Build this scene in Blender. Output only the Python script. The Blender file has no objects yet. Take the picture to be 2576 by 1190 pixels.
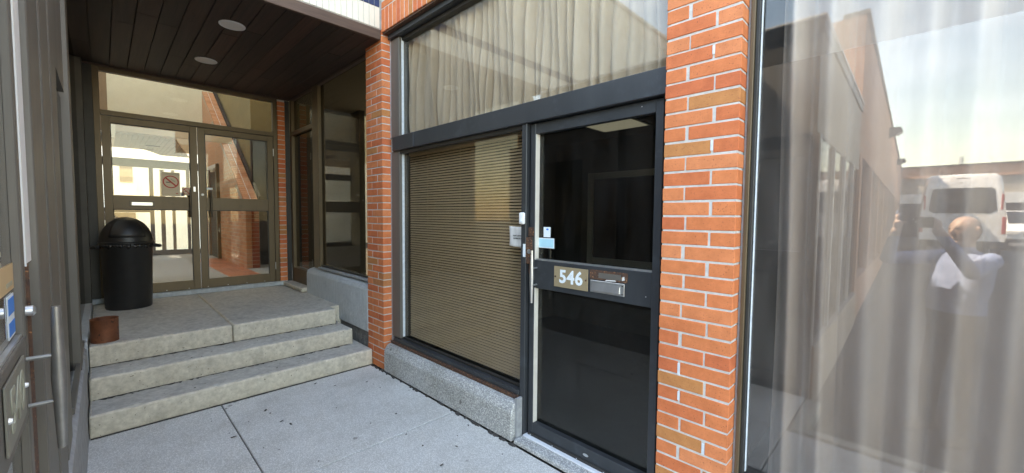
import bpy, bmesh, math, random
from mathutils import Vector, Matrix
random.seed(7)
R = math.radians
S = bpy.context.scene
COL = S.collection

# ------------------------------------------------------------------ camera
cam_d = bpy.data.cameras.new('camera'); cam = bpy.data.objects.new('camera', cam_d); COL.objects.link(cam)
S.camera = cam
cam_d.sensor_width = 36; cam_d.lens = 36 * 1016.42 / 2576; cam_d.clip_start = 0.01; cam_d.clip_end = 600
H = 1.607
yaw, pitch, roll = R(44.669), R(-2.922), R(0.4735)
fw = Vector((-math.sin(yaw) * math.cos(pitch), math.cos(yaw) * math.cos(pitch), math.sin(pitch)))
rt0 = Vector((math.cos(yaw), math.sin(yaw), 0)); up0 = rt0.cross(fw)
rt = math.cos(roll) * rt0 + math.sin(roll) * up0
up = -math.sin(roll) * rt0 + math.cos(roll) * up0
cam.matrix_world = Matrix(((rt.x, up.x, -fw.x, 0), (rt.y, up.y, -fw.y, 0), (rt.z, up.z, -fw.z, H), (0, 0, 0, 1)))

# ------------------------------------------------------------------ sky, sun, exposure
SUN = Vector((-1, 0.3, 1.516)).normalized()
W = bpy.data.worlds.new('World'); S.world = W; W.use_nodes = True
nt = W.node_tree; nt.nodes.clear()
wo = nt.nodes.new('ShaderNodeOutputWorld'); bg = nt.nodes.new('ShaderNodeBackground')
sky = nt.nodes.new('ShaderNodeTexSky'); sky.sky_type = 'NISHITA'; sky.sun_disc = False
sky.sun_elevation = math.asin(SUN.z); sky.sun_rotation = math.atan2(SUN.x, SUN.y)
sky.air_density = 1.3; sky.dust_density = 0.7; sky.ozone_density = 1.0
tc = nt.nodes.new('ShaderNodeTexCoord'); mp = nt.nodes.new('ShaderNodeMapping'); mp.inputs['Scale'].default_value = (1.0, 1.6, 4.0)
nz = nt.nodes.new('ShaderNodeTexNoise'); nz.inputs['Scale'].default_value = 2.2; nz.inputs['Detail'].default_value = 6; nz.inputs['Roughness'].default_value = 0.62
cr = nt.nodes.new('ShaderNodeValToRGB'); cr.color_ramp.elements[0].position = 0.50; cr.color_ramp.elements[1].position = 0.86
cr.color_ramp.elements[1].color = (0.34, 0.34, 0.34, 1)
mx = nt.nodes.new('ShaderNodeMixRGB'); mx.inputs['Color2'].default_value = (6.6, 7.6, 9.4, 1)
nt.links.new(tc.outputs['Generated'], mp.inputs['Vector']); nt.links.new(mp.outputs['Vector'], nz.inputs['Vector'])
nt.links.new(nz.outputs['Fac'], cr.inputs['Fac']); nt.links.new(cr.outputs['Color'], mx.inputs['Fac'])
nt.links.new(sky.outputs['Color'], mx.inputs['Color1']); nt.links.new(mx.outputs['Color'], bg.inputs['Color'])
bg.inputs['Strength'].default_value = 0.15
nt.links.new(bg.outputs['Background'], wo.inputs['Surface'])
sl = bpy.data.lights.new('sun', 'SUN'); sl.energy = 4.5; sl.angle = R(0.53); sl.color = (1.0, 0.95, 0.87)
so = bpy.data.objects.new('sun', sl); COL.objects.link(so); so.rotation_euler = SUN.to_track_quat('Z', 'Y').to_euler(); so.location = SUN * 60
vs = S.view_settings
S.display_settings.display_device = 'sRGB'
vs.view_transform = 'Standard'; vs.look = 'None'; vs.gamma = 1; vs.use_curve_mapping = False; vs.exposure = 3.1
vs.use_white_balance = True; vs.white_balance_temperature = 8100; vs.white_balance_tint = 10
S.render.engine = 'CYCLES'
cy = S.cycles
cy.max_bounces = 12; cy.diffuse_bounces = 6; cy.glossy_bounces = 6; cy.transmission_bounces = 6; cy.transparent_max_bounces = 32
cy.caustics_reflective = False; cy.caustics_refractive = False; cy.sample_clamp_indirect = 6
cy.use_denoising = True; cy.use_adaptive_sampling = False
try: cy.denoiser = 'OPENIMAGEDENOISE'
except Exception: pass

# ------------------------------------------------------------------ materials
M = {}
def newmat(name):
    m = bpy.data.materials.new(name); m.use_nodes = True; n = m.node_tree; n.nodes.clear()
    out = n.nodes.new('ShaderNodeOutputMaterial'); M[name] = m
    return m, n, out
def rgba(c): return (c[0], c[1], c[2], 1)
def pm(name, c1, c2=None, scale=8, rough=0.6, metal=0.0, bump=0.0, bscale=None, detail=5, stretch=(1, 1, 1),
       rnd=None, spots=None, rvar=0.0, dist=0.004, coat=0.0, spec=0.5, c3=None, sscale=3.0, smask=(0.5, 0.7)):
    """two-tone noise material; rnd = colour list picked per object; spots = (colour, scale, threshold); c3 = large stains"""
    m, n, out = newmat(name); L = n.links; N = n.nodes.new
    b = N('ShaderNodeBsdfPrincipled'); L.new(b.outputs[0], out.inputs[0])
    b.inputs['Roughness'].default_value = rough; b.inputs['Metallic'].default_value = metal
    b.inputs['Specular IOR Level'].default_value = spec
    b.inputs['Coat Weight'].default_value = coat
    t = N('ShaderNodeTexCoord'); mp = N('ShaderNodeMapping'); mp.inputs['Scale'].default_value = stretch
    vec = t.outputs['Object']
    oi = None
    if rnd:
        oi = N('ShaderNodeObjectInfo'); ad = N('ShaderNodeVectorMath'); ad.operation = 'ADD'
        ml = N('ShaderNodeVectorMath'); ml.operation = 'SCALE'; cmb = N('ShaderNodeCombineXYZ')
        L.new(oi.outputs['Random'], cmb.inputs[0]); L.new(oi.outputs['Random'], cmb.inputs[1])
        L.new(cmb.outputs[0], ml.inputs[0]); ml.inputs['Scale'].default_value = 37
        L.new(vec, ad.inputs[0]); L.new(ml.outputs[0], ad.inputs[1]); vec = ad.outputs[0]
    L.new(vec, mp.inputs['Vector'])
    nz = N('ShaderNodeTexNoise'); nz.inputs['Scale'].default_value = scale; nz.inputs['Detail'].default_value = detail
    nz.inputs['Roughness'].default_value = 0.65
    L.new(mp.outputs[0], nz.inputs['Vector'])
    cr = N('ShaderNodeValToRGB'); cr.color_ramp.elements[0].position = 0.32; cr.color_ramp.elements[1].position = 0.68
    cr.color_ramp.elements[0].color = rgba(c1); cr.color_ramp.elements[1].color = rgba(c2 or c1)
    L.new(nz.outputs['Fac'], cr.inputs['Fac']); col = cr.outputs['Color']
    if rnd:
        rr = N('ShaderNodeValToRGB'); rr.color_ramp.interpolation = 'CONSTANT'; e = rr.color_ramp.elements
        while len(e) < len(rnd): e.new(0.5)
        for i, (p, c) in enumerate(rnd):
            e[i].position = p; e[i].color = rgba(c)
        L.new(oi.outputs['Random'], rr.inputs['Fac'])
        mu = N('ShaderNodeMixRGB'); mu.blend_type = 'MULTIPLY'; mu.inputs['Fac'].default_value = 1
        L.new(rr.outputs['Color'], mu.inputs['Color1']); L.new(col, mu.inputs['Color2']); col = mu.outputs['Color']
    if spots:
        vz = N('ShaderNodeTexNoise'); vz.inputs['Scale'].default_value = spots[1]; vz.inputs['Detail'].default_value = 2
        L.new(mp.outputs[0], vz.inputs['Vector'])
        sr = N('ShaderNodeValToRGB'); sr.color_ramp.elements[0].position = spots[2]; sr.color_ramp.elements[1].position = spots[2] + 0.06
        L.new(vz.outputs['Fac'], sr.inputs['Fac'])
        ms = N('ShaderNodeMixRGB'); ms.inputs['Color2'].default_value = rgba(spots[0])
        L.new(sr.outputs['Color'], ms.inputs['Fac']); L.new(col, ms.inputs['Color1']); col = ms.outputs['Color']
    if c3:
        sz = N('ShaderNodeTexNoise'); sz.inputs['Scale'].default_value = sscale; sz.inputs['Detail'].default_value = 6; sz.inputs['Roughness'].default_value = 0.7
        L.new(vec, sz.inputs['Vector'])
        sr = N('ShaderNodeValToRGB'); sr.color_ramp.elements[0].position = smask[0]; sr.color_ramp.elements[1].position = smask[1]
        L.new(sz.outputs['Fac'], sr.inputs['Fac'])
        ms = N('ShaderNodeMixRGB'); ms.inputs['Color2'].default_value = rgba(c3)
        L.new(sr.outputs['Color'], ms.inputs['Fac']); L.new(col, ms.inputs['Color1']); col = ms.outputs['Color']
    L.new(col, b.inputs['Base Color'])
    if rvar:
        mr = N('ShaderNodeMapRange'); mr.inputs['To Min'].default_value = max(0.02, rough - rvar); mr.inputs['To Max'].default_value = min(1, rough + rvar)
        L.new(nz.outputs['Fac'], mr.inputs['Value']); L.new(mr.outputs[0], b.inputs['Roughness'])
    if bump:
        bz = N('ShaderNodeTexNoise'); bz.inputs['Scale'].default_value = bscale or scale * 3; bz.inputs['Detail'].default_value = 6
        L.new(mp.outputs[0], bz.inputs['Vector'])
        bp = N('ShaderNodeBump'); bp.inputs['Strength'].default_value = bump; bp.inputs['Distance'].default_value = dist
        L.new(bz.outputs['Fac'], bp.inputs['Height']); L.new(bp.outputs[0], b.inputs['Normal'])
    return m
def aggregate(name, dark, light, scale, bump, tint=None, stain=None):
    """exposed pebble concrete: voronoi stones of different greys in a paste"""
    m, n, out = newmat(name); L = n.links; N = n.nodes.new
    b = N('ShaderNodeBsdfPrincipled'); L.new(b.outputs[0], out.inputs[0]); b.inputs['Roughness'].default_value = 0.85
    t = N('ShaderNodeTexCoord')
    v = N('ShaderNodeTexVoronoi'); v.inputs['Scale'].default_value = scale; L.new(t.outputs['Object'], v.inputs['Vector'])
    sep = N('ShaderNodeSeparateColor'); L.new(v.outputs['Color'], sep.inputs[0])
    cr = N('ShaderNodeValToRGB'); cr.color_ramp.elements[0].color = rgba(dark); cr.color_ramp.elements[1].color = rgba(light)
    e = cr.color_ramp.elements.new(0.5); e.color = rgba([(a + c) / 2 * f for a, c, f in zip(dark, light, tint or (1, 1, 1))])
    L.new(sep.outputs[0], cr.inputs['Fac']); col = cr.outputs['Color']
    ed = N('ShaderNodeMapRange'); ed.inputs['From Min'].default_value = 0.35; ed.inputs['From Max'].default_value = 0.7
    L.new(v.outputs['Distance'], ed.inputs['Value'])
    mx = N('ShaderNodeMixRGB'); mx.inputs['Color2'].default_value = rgba([d * 0.95 for d in dark]); L.new(ed.outputs[0], mx.inputs['Fac']); L.new(col, mx.inputs['Color1'])
    col = mx.outputs['Color']
    nz = N('ShaderNodeTexNoise'); nz.inputs['Scale'].default_value = 2.3; nz.inputs['Detail'].default_value = 7; nz.inputs['Roughness'].default_value = 0.7
    L.new(t.outputs['Object'], nz.inputs['Vector'])
    sr = N('ShaderNodeValToRGB'); sr.color_ramp.elements[0].position = 0.44; sr.color_ramp.elements[1].position = 0.72
    sr.color_ramp.elements[1].color = (0.75, 0.75, 0.75, 1)
    L.new(nz.outputs['Fac'], sr.inputs['Fac'])
    ms = N('ShaderNodeMixRGB'); ms.blend_type = 'MULTIPLY'; ms.inputs['Color2'].default_value = rgba(stain or (0.72, 0.68, 0.62))
    L.new(sr.outputs['Color'], ms.inputs['Fac']); L.new(col, ms.inputs['Color1']); L.new(ms.outputs['Color'], b.inputs['Base Color'])
    gv = N('ShaderNodeTexVoronoi'); gv.inputs['Scale'].default_value = 3.6; L.new(t.outputs['Object'], gv.inputs['Vector'])
    gn = N('ShaderNodeTexNoise'); gn.inputs['Scale'].default_value = 30; L.new(t.outputs['Object'], gn.inputs['Vector'])
    ga = N('ShaderNodeMath'); ga.operation = 'MULTIPLY_ADD'; ga.inputs[1].default_value = 0.05; L.new(gn.outputs['Fac'], ga.inputs[0]); L.new(gv.outputs['Distance'], ga.inputs[2])
    gr = N('ShaderNodeMapRange'); gr.inputs['From Min'].default_value = 0.075; gr.inputs['From Max'].default_value = 0.10; gr.inputs['To Min'].default_value = 0.75; gr.inputs['To Max'].default_value = 0.0
    L.new(ga.outputs[0], gr.inputs['Value'])
    mg = N('ShaderNodeMixRGB'); mg.blend_type = 'MULTIPLY'; mg.inputs['Color2'].default_value = (0.35, 0.34, 0.33, 1); L.new(gr.outputs[0], mg.inputs['Fac'])
    L.new(ms.outputs['Color'], mg.inputs['Color1']); L.new(mg.outputs['Color'], b.inputs['Base Color'])
    bp = N('ShaderNodeBump'); bp.inputs['Strength'].default_value = bump; bp.inputs['Distance'].default_value = 0.004; bp.invert = True
    L.new(v.outputs['Distance'], bp.inputs['Height']); L.new(bp.outputs[0], b.inputs['Normal'])
    return m
def glass(name, tint=(0.9, 0.93, 0.92), r0=0.045, haze=0.0, hazecol=(0.5, 0.5, 0.5), rough=0.0, smear=0.0, refl=0.97):
    m, n, out = newmat(name); L = n.links; N = n.nodes.new
    lw = N('ShaderNodeLayerWeight'); lw.inputs['Blend'].default_value = 0.5
    pw = N('ShaderNodeMath'); pw.operation = 'POWER'; pw.inputs[1].default_value = 5; L.new(lw.outputs['Facing'], pw.inputs[0])
    ma = N('ShaderNodeMath'); ma.operation = 'MULTIPLY_ADD'; ma.inputs[1].default_value = 1 - r0; ma.inputs[2].default_value = r0; ma.use_clamp = True
    L.new(pw.outputs[0], ma.inputs[0])
    tr = N('ShaderNodeBsdfTransparent'); tr.inputs[0].default_value = rgba(tint)
    gl = N('ShaderNodeBsdfGlossy'); gl.inputs['Color'].default_value = (refl, refl * 0.99, refl * 0.97, 1); gl.inputs['Roughness'].default_value = rough
    mx = N('ShaderNodeMixShader')
    base = tr.outputs[0]
    if haze:
        df = N('ShaderNodeBsdfDiffuse'); df.inputs[0].default_value = rgba(hazecol); mh = N('ShaderNodeMixShader'); mh.inputs[0].default_value = haze
        if smear:
            t = N('ShaderNodeTexCoord'); mp = N('ShaderNodeMapping'); mp.inputs['Scale'].default_value = (9, 9, 1.5)
            nz = N('ShaderNodeTexNoise'); nz.inputs['Scale'].default_value = 1.6; nz.inputs['Detail'].default_value = 7
            L.new(t.outputs['Object'], mp.inputs[0]); L.new(mp.outputs[0], nz.inputs['Vector'])
            mr = N('ShaderNodeMapRange'); mr.inputs['From Min'].default_value = 0.35; mr.inputs['From Max'].default_value = 0.75
            mr.inputs['To Min'].default_value = haze * (1 - smear); mr.inputs['To Max'].default_value = haze * (1 + smear)
            L.new(nz.outputs['Fac'], mr.inputs['Value']); L.new(mr.outputs[0], mh.inputs[0])
        L.new(base, mh.inputs[1]); L.new(df.outputs[0], mh.inputs[2]); base = mh.outputs[0]
    L.new(ma.outputs[0], mx.inputs[0]); L.new(base, mx.inputs[1]); L.new(gl.outputs[0], mx.inputs[2]); L.new(mx.outputs[0], out.inputs[0])
    return m
def flat(name, c, rough=0.6, emit=0):
    m, n, out = newmat(name); b = n.nodes.new('ShaderNodeBsdfPrincipled'); n.links.new(b.outputs[0], out.inputs[0])
    b.inputs['Base Color'].default_value = rgba(c); b.inputs['Roughness'].default_value = rough
    if emit: b.inputs['Emission Color'].default_value = rgba(c); b.inputs['Emission Strength'].default_value = emit
    return m

BR = [(0.0, (0.66, 0.190, 0.066)), (0.18, (0.69, 0.215, 0.080)), (0.36, (0.63, 0.165, 0.058)), (0.52, (0.70, 0.230, 0.090)),
      (0.66, (0.60, 0.148, 0.054)), (0.74, (0.67, 0.200, 0.070)), (0.90, (0.53, 0.210, 0.068)), (0.96, (0.50, 0.190, 0.068))]
pm('brick', (0.84, 0.80, 0.78), (1.06, 1.08, 1.10), scale=16, rough=0.78, bump=0.45, bscale=160, rnd=BR, spots=((0.26, 0.06, 0.035), 190, 0.655), dist=0.003)
BRD = [(p, (c[0] * 0.62, c[1] * 0.5, c[2] * 0.5)) for p, c in BR]
pm('brick_dark', (0.86, 0.84, 0.84), (1.05, 1.03, 1.02), scale=22, rough=0.75, bump=0.3, bscale=160, rnd=BRD, spots=((0.10, 0.04, 0.03), 200, 0.68), dist=0.002)
BRI = [(0.0, (0.58, 0.27, 0.14)), (0.3, (0.64, 0.31, 0.17)), (0.6, (0.54, 0.24, 0.125)), (0.85, (0.60, 0.33, 0.20))]
pm('brick_inner', (0.85, 0.84, 0.84), (1.08, 1.06, 1.04), scale=22, rough=0.75, bump=0.25, bscale=160, rnd=BRI, dist=0.002)
pm('mortar', (0.50, 0.485, 0.46), (0.66, 0.64, 0.61), scale=30, rough=0.9, bump=0.6, bscale=220, c3=(0.34, 0.31, 0.28), sscale=9, smask=(0.6, 0.78))
pm('mortar_inner', (0.42, 0.34, 0.26), (0.50, 0.42, 0.33), scale=30, rough=0.9, bump=0.4, bscale=220)
aggregate('pavement_aggregate', (0.58, 0.565, 0.53), (0.88, 0.865, 0.83), 140, 0.35, stain=(0.74, 0.72, 0.69))
aggregate('plinth_aggregate', (0.36, 0.36, 0.355), (0.84, 0.83, 0.80), 120, 0.75, stain=(0.62, 0.60, 0.55))
pm('step_concrete', (0.46, 0.41, 0.325), (0.66, 0.60, 0.49), scale=26, rough=0.9, bump=0.5, bscale=90, detail=9, spots=((0.17, 0.15, 0.12), 55, 0.69), c3=(0.37, 0.335, 0.275), sscale=7.0, smask=(0.50, 0.76), dist=0.003)
pm('stucco_paint', (0.44, 0.47, 0.49), (0.56, 0.59, 0.61), scale=6, rough=0.75, bump=1.0, bscale=16, detail=8, stretch=(5, 5, 1.1), c3=(0.33, 0.36, 0.39), sscale=4, smask=(0.55, 0.8), dist=0.02)
pm('rough_footing', (0.10, 0.10, 0.10), (0.24, 0.23, 0.22), scale=14, rough=0.95, bump=1.0, bscale=30, dist=0.02)
pm('grime', (0.03, 0.028, 0.025), (0.10, 0.09, 0.08), scale=30, rough=0.95, bump=0.8, bscale=80)
pm('frame_blue', (0.043, 0.047, 0.052), (0.060, 0.065, 0.071), scale=3, rough=0.42, metal=0.35, bump=0.03, bscale=200, stretch=(1, 1, 0.3), rvar=0.1, c3=(0.10, 0.115, 0.13), sscale=5, smask=(0.55, 0.9))
pm('frame_bronze', (0.115, 0.083, 0.047), (0.150, 0.109, 0.064), scale=5, rough=0.45, metal=0.3, rvar=0.1, stretch=(1, 1, 0.25), c3=(0.09, 0.075, 0.052), sscale=6, smask=(0.55, 0.85))
pm('frame_dark', (0.030, 0.028, 0.026), (0.045, 0.042, 0.038), scale=5, rough=0.5, metal=0.2)
pm('frame_taupe', (0.125, 0.115, 0.10), (0.165, 0.15, 0.13), scale=4, rough=0.5, metal=0.2, stretch=(1, 1, 0.2))
pm('bead_light', (0.70, 0.65, 0.57), (0.78, 0.73, 0.65), scale=8, rough=0.5)
pm('sealant', (0.28, 0.285, 0.29), (0.40, 0.405, 0.41), scale=20, rough=0.85, bump=0.6, bscale=60)
pm('sealant_white', (0.55, 0.60, 0.65), (0.72, 0.76, 0.80), scale=30, rough=0.6, bump=0.5, bscale=60)
pm('aluminium', (0.62, 0.63, 0.64), (0.74, 0.75, 0.76), scale=10, rough=0.32, metal=0.85, stretch=(1, 1, 0.1), rvar=0.08)
pm('steel_dull', (0.20, 0.195, 0.185), (0.30, 0.29, 0.275), scale=10, rough=0.4, metal=0.6)
pm('threshold_metal', (0.74, 0.76, 0.79), (0.82, 0.84, 0.87), scale=20, rough=0.4)
pm('bronze_knob', (0.05, 0.042, 0.035), (0.08, 0.07, 0.058), scale=20, rough=0.35, metal=0.7)
pm('rusty_steel', (0.16, 0.075, 0.042), (0.055, 0.038, 0.034), scale=40, rough=0.8, metal=0.2, bump=0.6, bscale=120, spots=((0.45, 0.22, 0.10), 90, 0.62))
pm('plate_gold', (0.36, 0.28, 0.165), (0.41, 0.32, 0.20), scale=60, rough=0.5, metal=0.25, stretch=(1, 1, 6))
pm('wood_plank', (0.022, 0.012, 0.010), (0.052, 0.029, 0.022), scale=5, rough=0.6, stretch=(0.35, 7, 7), bump=0.3, bscale=14, rnd=[(0.0, (1, 1, 1)), (0.3, (1.35, 1.25, 1.2)), (0.55, (0.75, 0.78, 0.82)), (0.8, (1.6, 1.4, 1.25))])
pm('wood_edge', (0.075, 0.045, 0.035), (0.12, 0.075, 0.055), scale=6, rough=0.7, stretch=(7, 0.5, 7), bump=0.3, bscale=18)
pm('tile_cream', (0.72, 0.70, 0.62), (0.80, 0.78, 0.70), scale=5, rough=0.35, rnd=[(0.0, (1, 1, 1)), (0.4, (0.95, 0.95, 0.94)), (0.7, (1.03, 1.02, 1.0))])
pm('tile_blue', (0.020, 0.035, 0.10), (0.030, 0.05, 0.14), scale=5, rough=0.3)
pm('grout', (0.42, 0.40, 0.37), (0.5, 0.48, 0.45), scale=20, rough=0.9)
pm('cream_wall', (0.66, 0.60, 0.46), (0.72, 0.66, 0.52), scale=3, rough=0.85)
pm('olive_wall', (0.22, 0.165, 0.08), (0.26, 0.20, 0.10), scale=3, rough=0.9)
pm('brown_panel', (0.24, 0.17, 0.11), (0.28, 0.20, 0.135), scale=3, rough=0.8)
pm('dark_brown', (0.035, 0.026, 0.022), (0.055, 0.04, 0.034), scale=6, rough=0.7)
pm('soffit_beige', (0.58, 0.47, 0.33), (0.66, 0.55, 0.40), scale=4, rough=0.7)
pm('carpet', (0.33, 0.31, 0.27), (0.42, 0.40, 0.36), scale=60, rough=0.95, bump=0.4, bscale=300)
pm('quarry_tile', (0.40, 0.13, 0.06), (0.50, 0.18, 0.09), scale=20, rough=0.45, rnd=[(0.0, (1, 1, 1)), (0.4, (0.85, 0.85, 0.85)), (0.7, (1.12, 1.08, 1.05))])
pm('black_plastic', (0.012, 0.012, 0.013), (0.020, 0.020, 0.021), scale=12, rough=0.42, bump=0.06, bscale=300, rvar=0.08)
pm('bag_plastic', (0.01, 0.01, 0.011), (0.02, 0.02, 0.02), scale=20, rough=0.2, bump=1.0, bscale=40)
pm('rust_can', (0.16, 0.055, 0.025), (0.24, 0.085, 0.04), scale=14, rough=0.55, metal=0.3, bump=0.3, bscale=60, spots=((0.07, 0.03, 0.02), 30, 0.62))
pm('curtain_cloth', (0.47, 0.385, 0.29), (0.56, 0.47, 0.365), scale=4, rough=0.95, stretch=(3, 1, 0.5), bump=0.3, bscale=90, c3=(0.40, 0.27, 0.14), sscale=2.6, smask=(0.66, 0.80))
pm('curtain_grey', (0.50, 0.41, 0.34), (0.58, 0.485, 0.41), scale=4, rough=0.95, stretch=(3, 1, 0.5), bump=0.2, bscale=200)
pm('curtain_red', (0.16, 0.035, 0.035), (0.28, 0.07, 0.06), scale=40, rough=0.95)
pm('blind_slat', (0.58, 0.505, 0.39), (0.64, 0.56, 0.445), scale=3, rough=0.55)
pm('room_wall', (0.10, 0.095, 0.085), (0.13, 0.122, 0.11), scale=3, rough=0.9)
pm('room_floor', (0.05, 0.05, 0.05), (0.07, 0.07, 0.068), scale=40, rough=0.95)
pm('trim_white', (0.70, 0.69, 0.65), (0.78, 0.77, 0.73), scale=6, rough=0.5)
pm('paper', (0.62, 0.60, 0.57), (0.72, 0.70, 0.67), scale=9, rough=0.9, bump=0.6, bscale=14, stretch=(4, 1, 1), dist=0.006)
pm('asphalt', (0.040, 0.040, 0.041), (0.075, 0.074, 0.073), scale=40, rough=0.92, bump=0.4, bscale=200, c3=(0.10, 0.098, 0.094), sscale=0.5, smask=(0.45, 0.8))
pm('kerb_concrete', (0.42, 0.40, 0.34), (0.52, 0.49, 0.42), scale=10, rough=0.9, bump=0.4)
pm('line_paint', (0.62, 0.60, 0.55), (0.72, 0.70, 0.66), scale=20, rough=0.8)
pm('white_paint_and_sunlit', (0.78, 0.78, 0.76), (0.82, 0.82, 0.80), scale=2, rough=0.6)
pm('car_white', (0.80, 0.80, 0.80), (0.82, 0.82, 0.82), scale=2, rough=0.28, coat=0.6)
pm('rubber', (0.02, 0.02, 0.02), (0.03, 0.03, 0.03), scale=20, rough=0.8)
pm('lamp_red', (0.42, 0.03, 0.03), (0.5, 0.05, 0.04), scale=20, rough=0.25)
pm('garage_beige', (0.40, 0.36, 0.31), (0.46, 0.42, 0.36), scale=2, rough=0.8)
pm('shirt', (0.20, 0.26, 0.42), (0.27, 0.33, 0.50), scale=14, rough=0.9, bump=0.8, bscale=22, dist=0.01)
pm('trousers', (0.05, 0.05, 0.055), (0.075, 0.075, 0.08), scale=14, rough=0.95, bump=0.5, bscale=24, dist=0.01)
pm('skin', (0.40, 0.27, 0.215), (0.46, 0.32, 0.26), scale=10, rough=0.5)
pm('shoe', (0.03, 0.028, 0.026), (0.045, 0.04, 0.036), scale=14, rough=0.5)
pm('hair_and_face_shade', (0.10, 0.085, 0.07), (0.16, 0.14, 0.12), scale=60, rough=0.9)
flat('white_plastic', (0.85, 0.86, 0.86), 0.35); flat('light_disc', (0.82, 0.80, 0.76), 0.5)
flat('ink_black', (0.02, 0.02, 0.02)); flat('numeral_white', (0.80, 0.86, 0.88), 0.35); flat('numeral_dull', (0.36, 0.36, 0.28), 0.5); flat('backdrop_white', (0.80, 0.80, 0.78), 0.8); flat('plate_dull', (0.20, 0.19, 0.155), 0.4); flat('sign_cream', (0.72, 0.60, 0.44)); flat('sign_red', (0.55, 0.07, 0.05))
flat('sticker_white', (0.80, 0.88, 0.92)); flat('sticker_cyan', (0.42, 0.74, 0.86)); flat('sticker_blue', (0.04, 0.24, 0.72)); flat('sticker_tan', (0.62, 0.44, 0.24))
flat('smoke_grey', (0.45, 0.42, 0.30)); flat('panel_diffuser', (0.72, 0.76, 0.68), 0.6, 0.06); flat('phone_black', (0.015, 0.015, 0.017), 0.25)
glass('glass_clear', (0.93, 0.95, 0.94), 0.040)
glass('glass_bronze', (0.84, 0.80, 0.72), 0.028)
glass('glass_door', (0.66, 0.66, 0.63), 0.040, haze=0.006, hazecol=(0.5, 0.5, 0.5), smear=0.9)
glass('glass_upper', (0.95, 0.94, 0.92), 0.05, haze=0.008, hazecol=(0.6, 0.6, 0.58), smear=0.9)
glass('glass_blind', (0.86, 0.82, 0.76), 0.045)
glass('glass_right', (0.97, 0.97, 0.97), 0.04, haze=0.015, hazecol=(0.6, 0.6, 0.6), smear=0.9)
glass('film_grey', (0.92, 0.905, 0.895), 0.055, haze=0.03, hazecol=(0.64, 0.59, 0.55), smear=0.35)
glass('glass_bright_haze', (0.80, 0.80, 0.80), 0.04, haze=0.08, hazecol=(0.75, 0.75, 0.75), smear=0.5)  # diffuse haze put in to brighten the left door glass
glass('glass_side', (0.46, 0.43, 0.37), 0.02, refl=0.6)
glass('glass_car', (0.25, 0.26, 0.27), 0.06)
m, n, out = newmat('brick_far'); L = n.links
b = n.nodes.new('ShaderNodeBsdfPrincipled'); L.new(b.outputs[0], out.inputs[0]); b.inputs['Roughness'].default_value = 0.85
t = n.nodes.new('ShaderNodeTexCoord'); mpn = n.nodes.new('ShaderNodeMapping'); mpn.inputs['Rotation'].default_value = (R(90), 0, R(90))
bt = n.nodes.new('ShaderNodeTexBrick'); bt.inputs['Scale'].default_value = 2.2; bt.inputs['Color1'].default_value = (0.56, 0.31, 0.20, 1); bt.inputs['Color2'].default_value = (0.50, 0.26, 0.165, 1)
bt.inputs['Mortar'].default_value = (0.48, 0.40, 0.33, 1); bt.inputs['Mortar Size'].default_value = 0.012; bt.inputs['Brick Width'].default_value = 0.5; bt.inputs['Row Height'].default_value = 0.16
L.new(t.outputs['Object'], mpn.inputs[0]); L.new(mpn.outputs[0], bt.inputs['Vector']); L.new(bt.outputs['Color'], b.inputs['Base Color'])

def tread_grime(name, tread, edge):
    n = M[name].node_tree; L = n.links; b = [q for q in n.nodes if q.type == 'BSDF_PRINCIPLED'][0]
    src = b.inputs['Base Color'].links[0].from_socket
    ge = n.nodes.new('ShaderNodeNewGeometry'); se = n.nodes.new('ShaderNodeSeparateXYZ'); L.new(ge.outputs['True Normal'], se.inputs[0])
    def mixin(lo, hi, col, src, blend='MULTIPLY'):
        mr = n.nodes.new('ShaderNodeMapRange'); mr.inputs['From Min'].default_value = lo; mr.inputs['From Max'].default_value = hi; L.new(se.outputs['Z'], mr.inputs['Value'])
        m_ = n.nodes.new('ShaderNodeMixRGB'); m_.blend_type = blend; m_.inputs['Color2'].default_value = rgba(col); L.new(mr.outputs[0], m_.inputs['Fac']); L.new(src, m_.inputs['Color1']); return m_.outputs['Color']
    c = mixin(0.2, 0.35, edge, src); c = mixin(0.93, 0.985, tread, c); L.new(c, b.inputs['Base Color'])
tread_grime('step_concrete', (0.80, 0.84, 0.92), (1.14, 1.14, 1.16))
# ------------------------------------------------------------------ builders
def mesh(name, bm):
    bmesh.ops.recalc_face_normals(bm, faces=bm.faces)
    me = bpy.data.meshes.new(name); bm.to_mesh(me); bm.free(); return me
def box(bm, x0, x1, y0, y1, z0, z1):
    if x0 > x1: x0, x1 = x1, x0
    if y0 > y1: y0, y1 = y1, y0
    v = [bm.verts.new(p) for p in ((x0, y0, z0), (x1, y0, z0), (x1, y1, z0), (x0, y1, z0), (x0, y0, z1), (x1, y0, z1), (x1, y1, z1), (x0, y1, z1))]
    f = []
    for q in ((0, 3, 2, 1), (4, 5, 6, 7), (0, 1, 5, 4), (1, 2, 6, 5), (2, 3, 7, 6), (3, 0, 4, 7)): f.append(bm.faces.new([v[i] for i in q]))
    return v
def bev(bm, w, seg=1):
    bmesh.ops.bevel(bm, geom=list(bm.edges), offset=w, segments=seg, affect='EDGES', profile=0.5)
def bxm(x0, x1, y0, y1, z0, z1, b=0.0, seg=1):
    bm = bmesh.new(); box(bm, x0, x1, y0, y1, z0, z1)
    if b: bev(bm, b, seg)
    return bm
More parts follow.
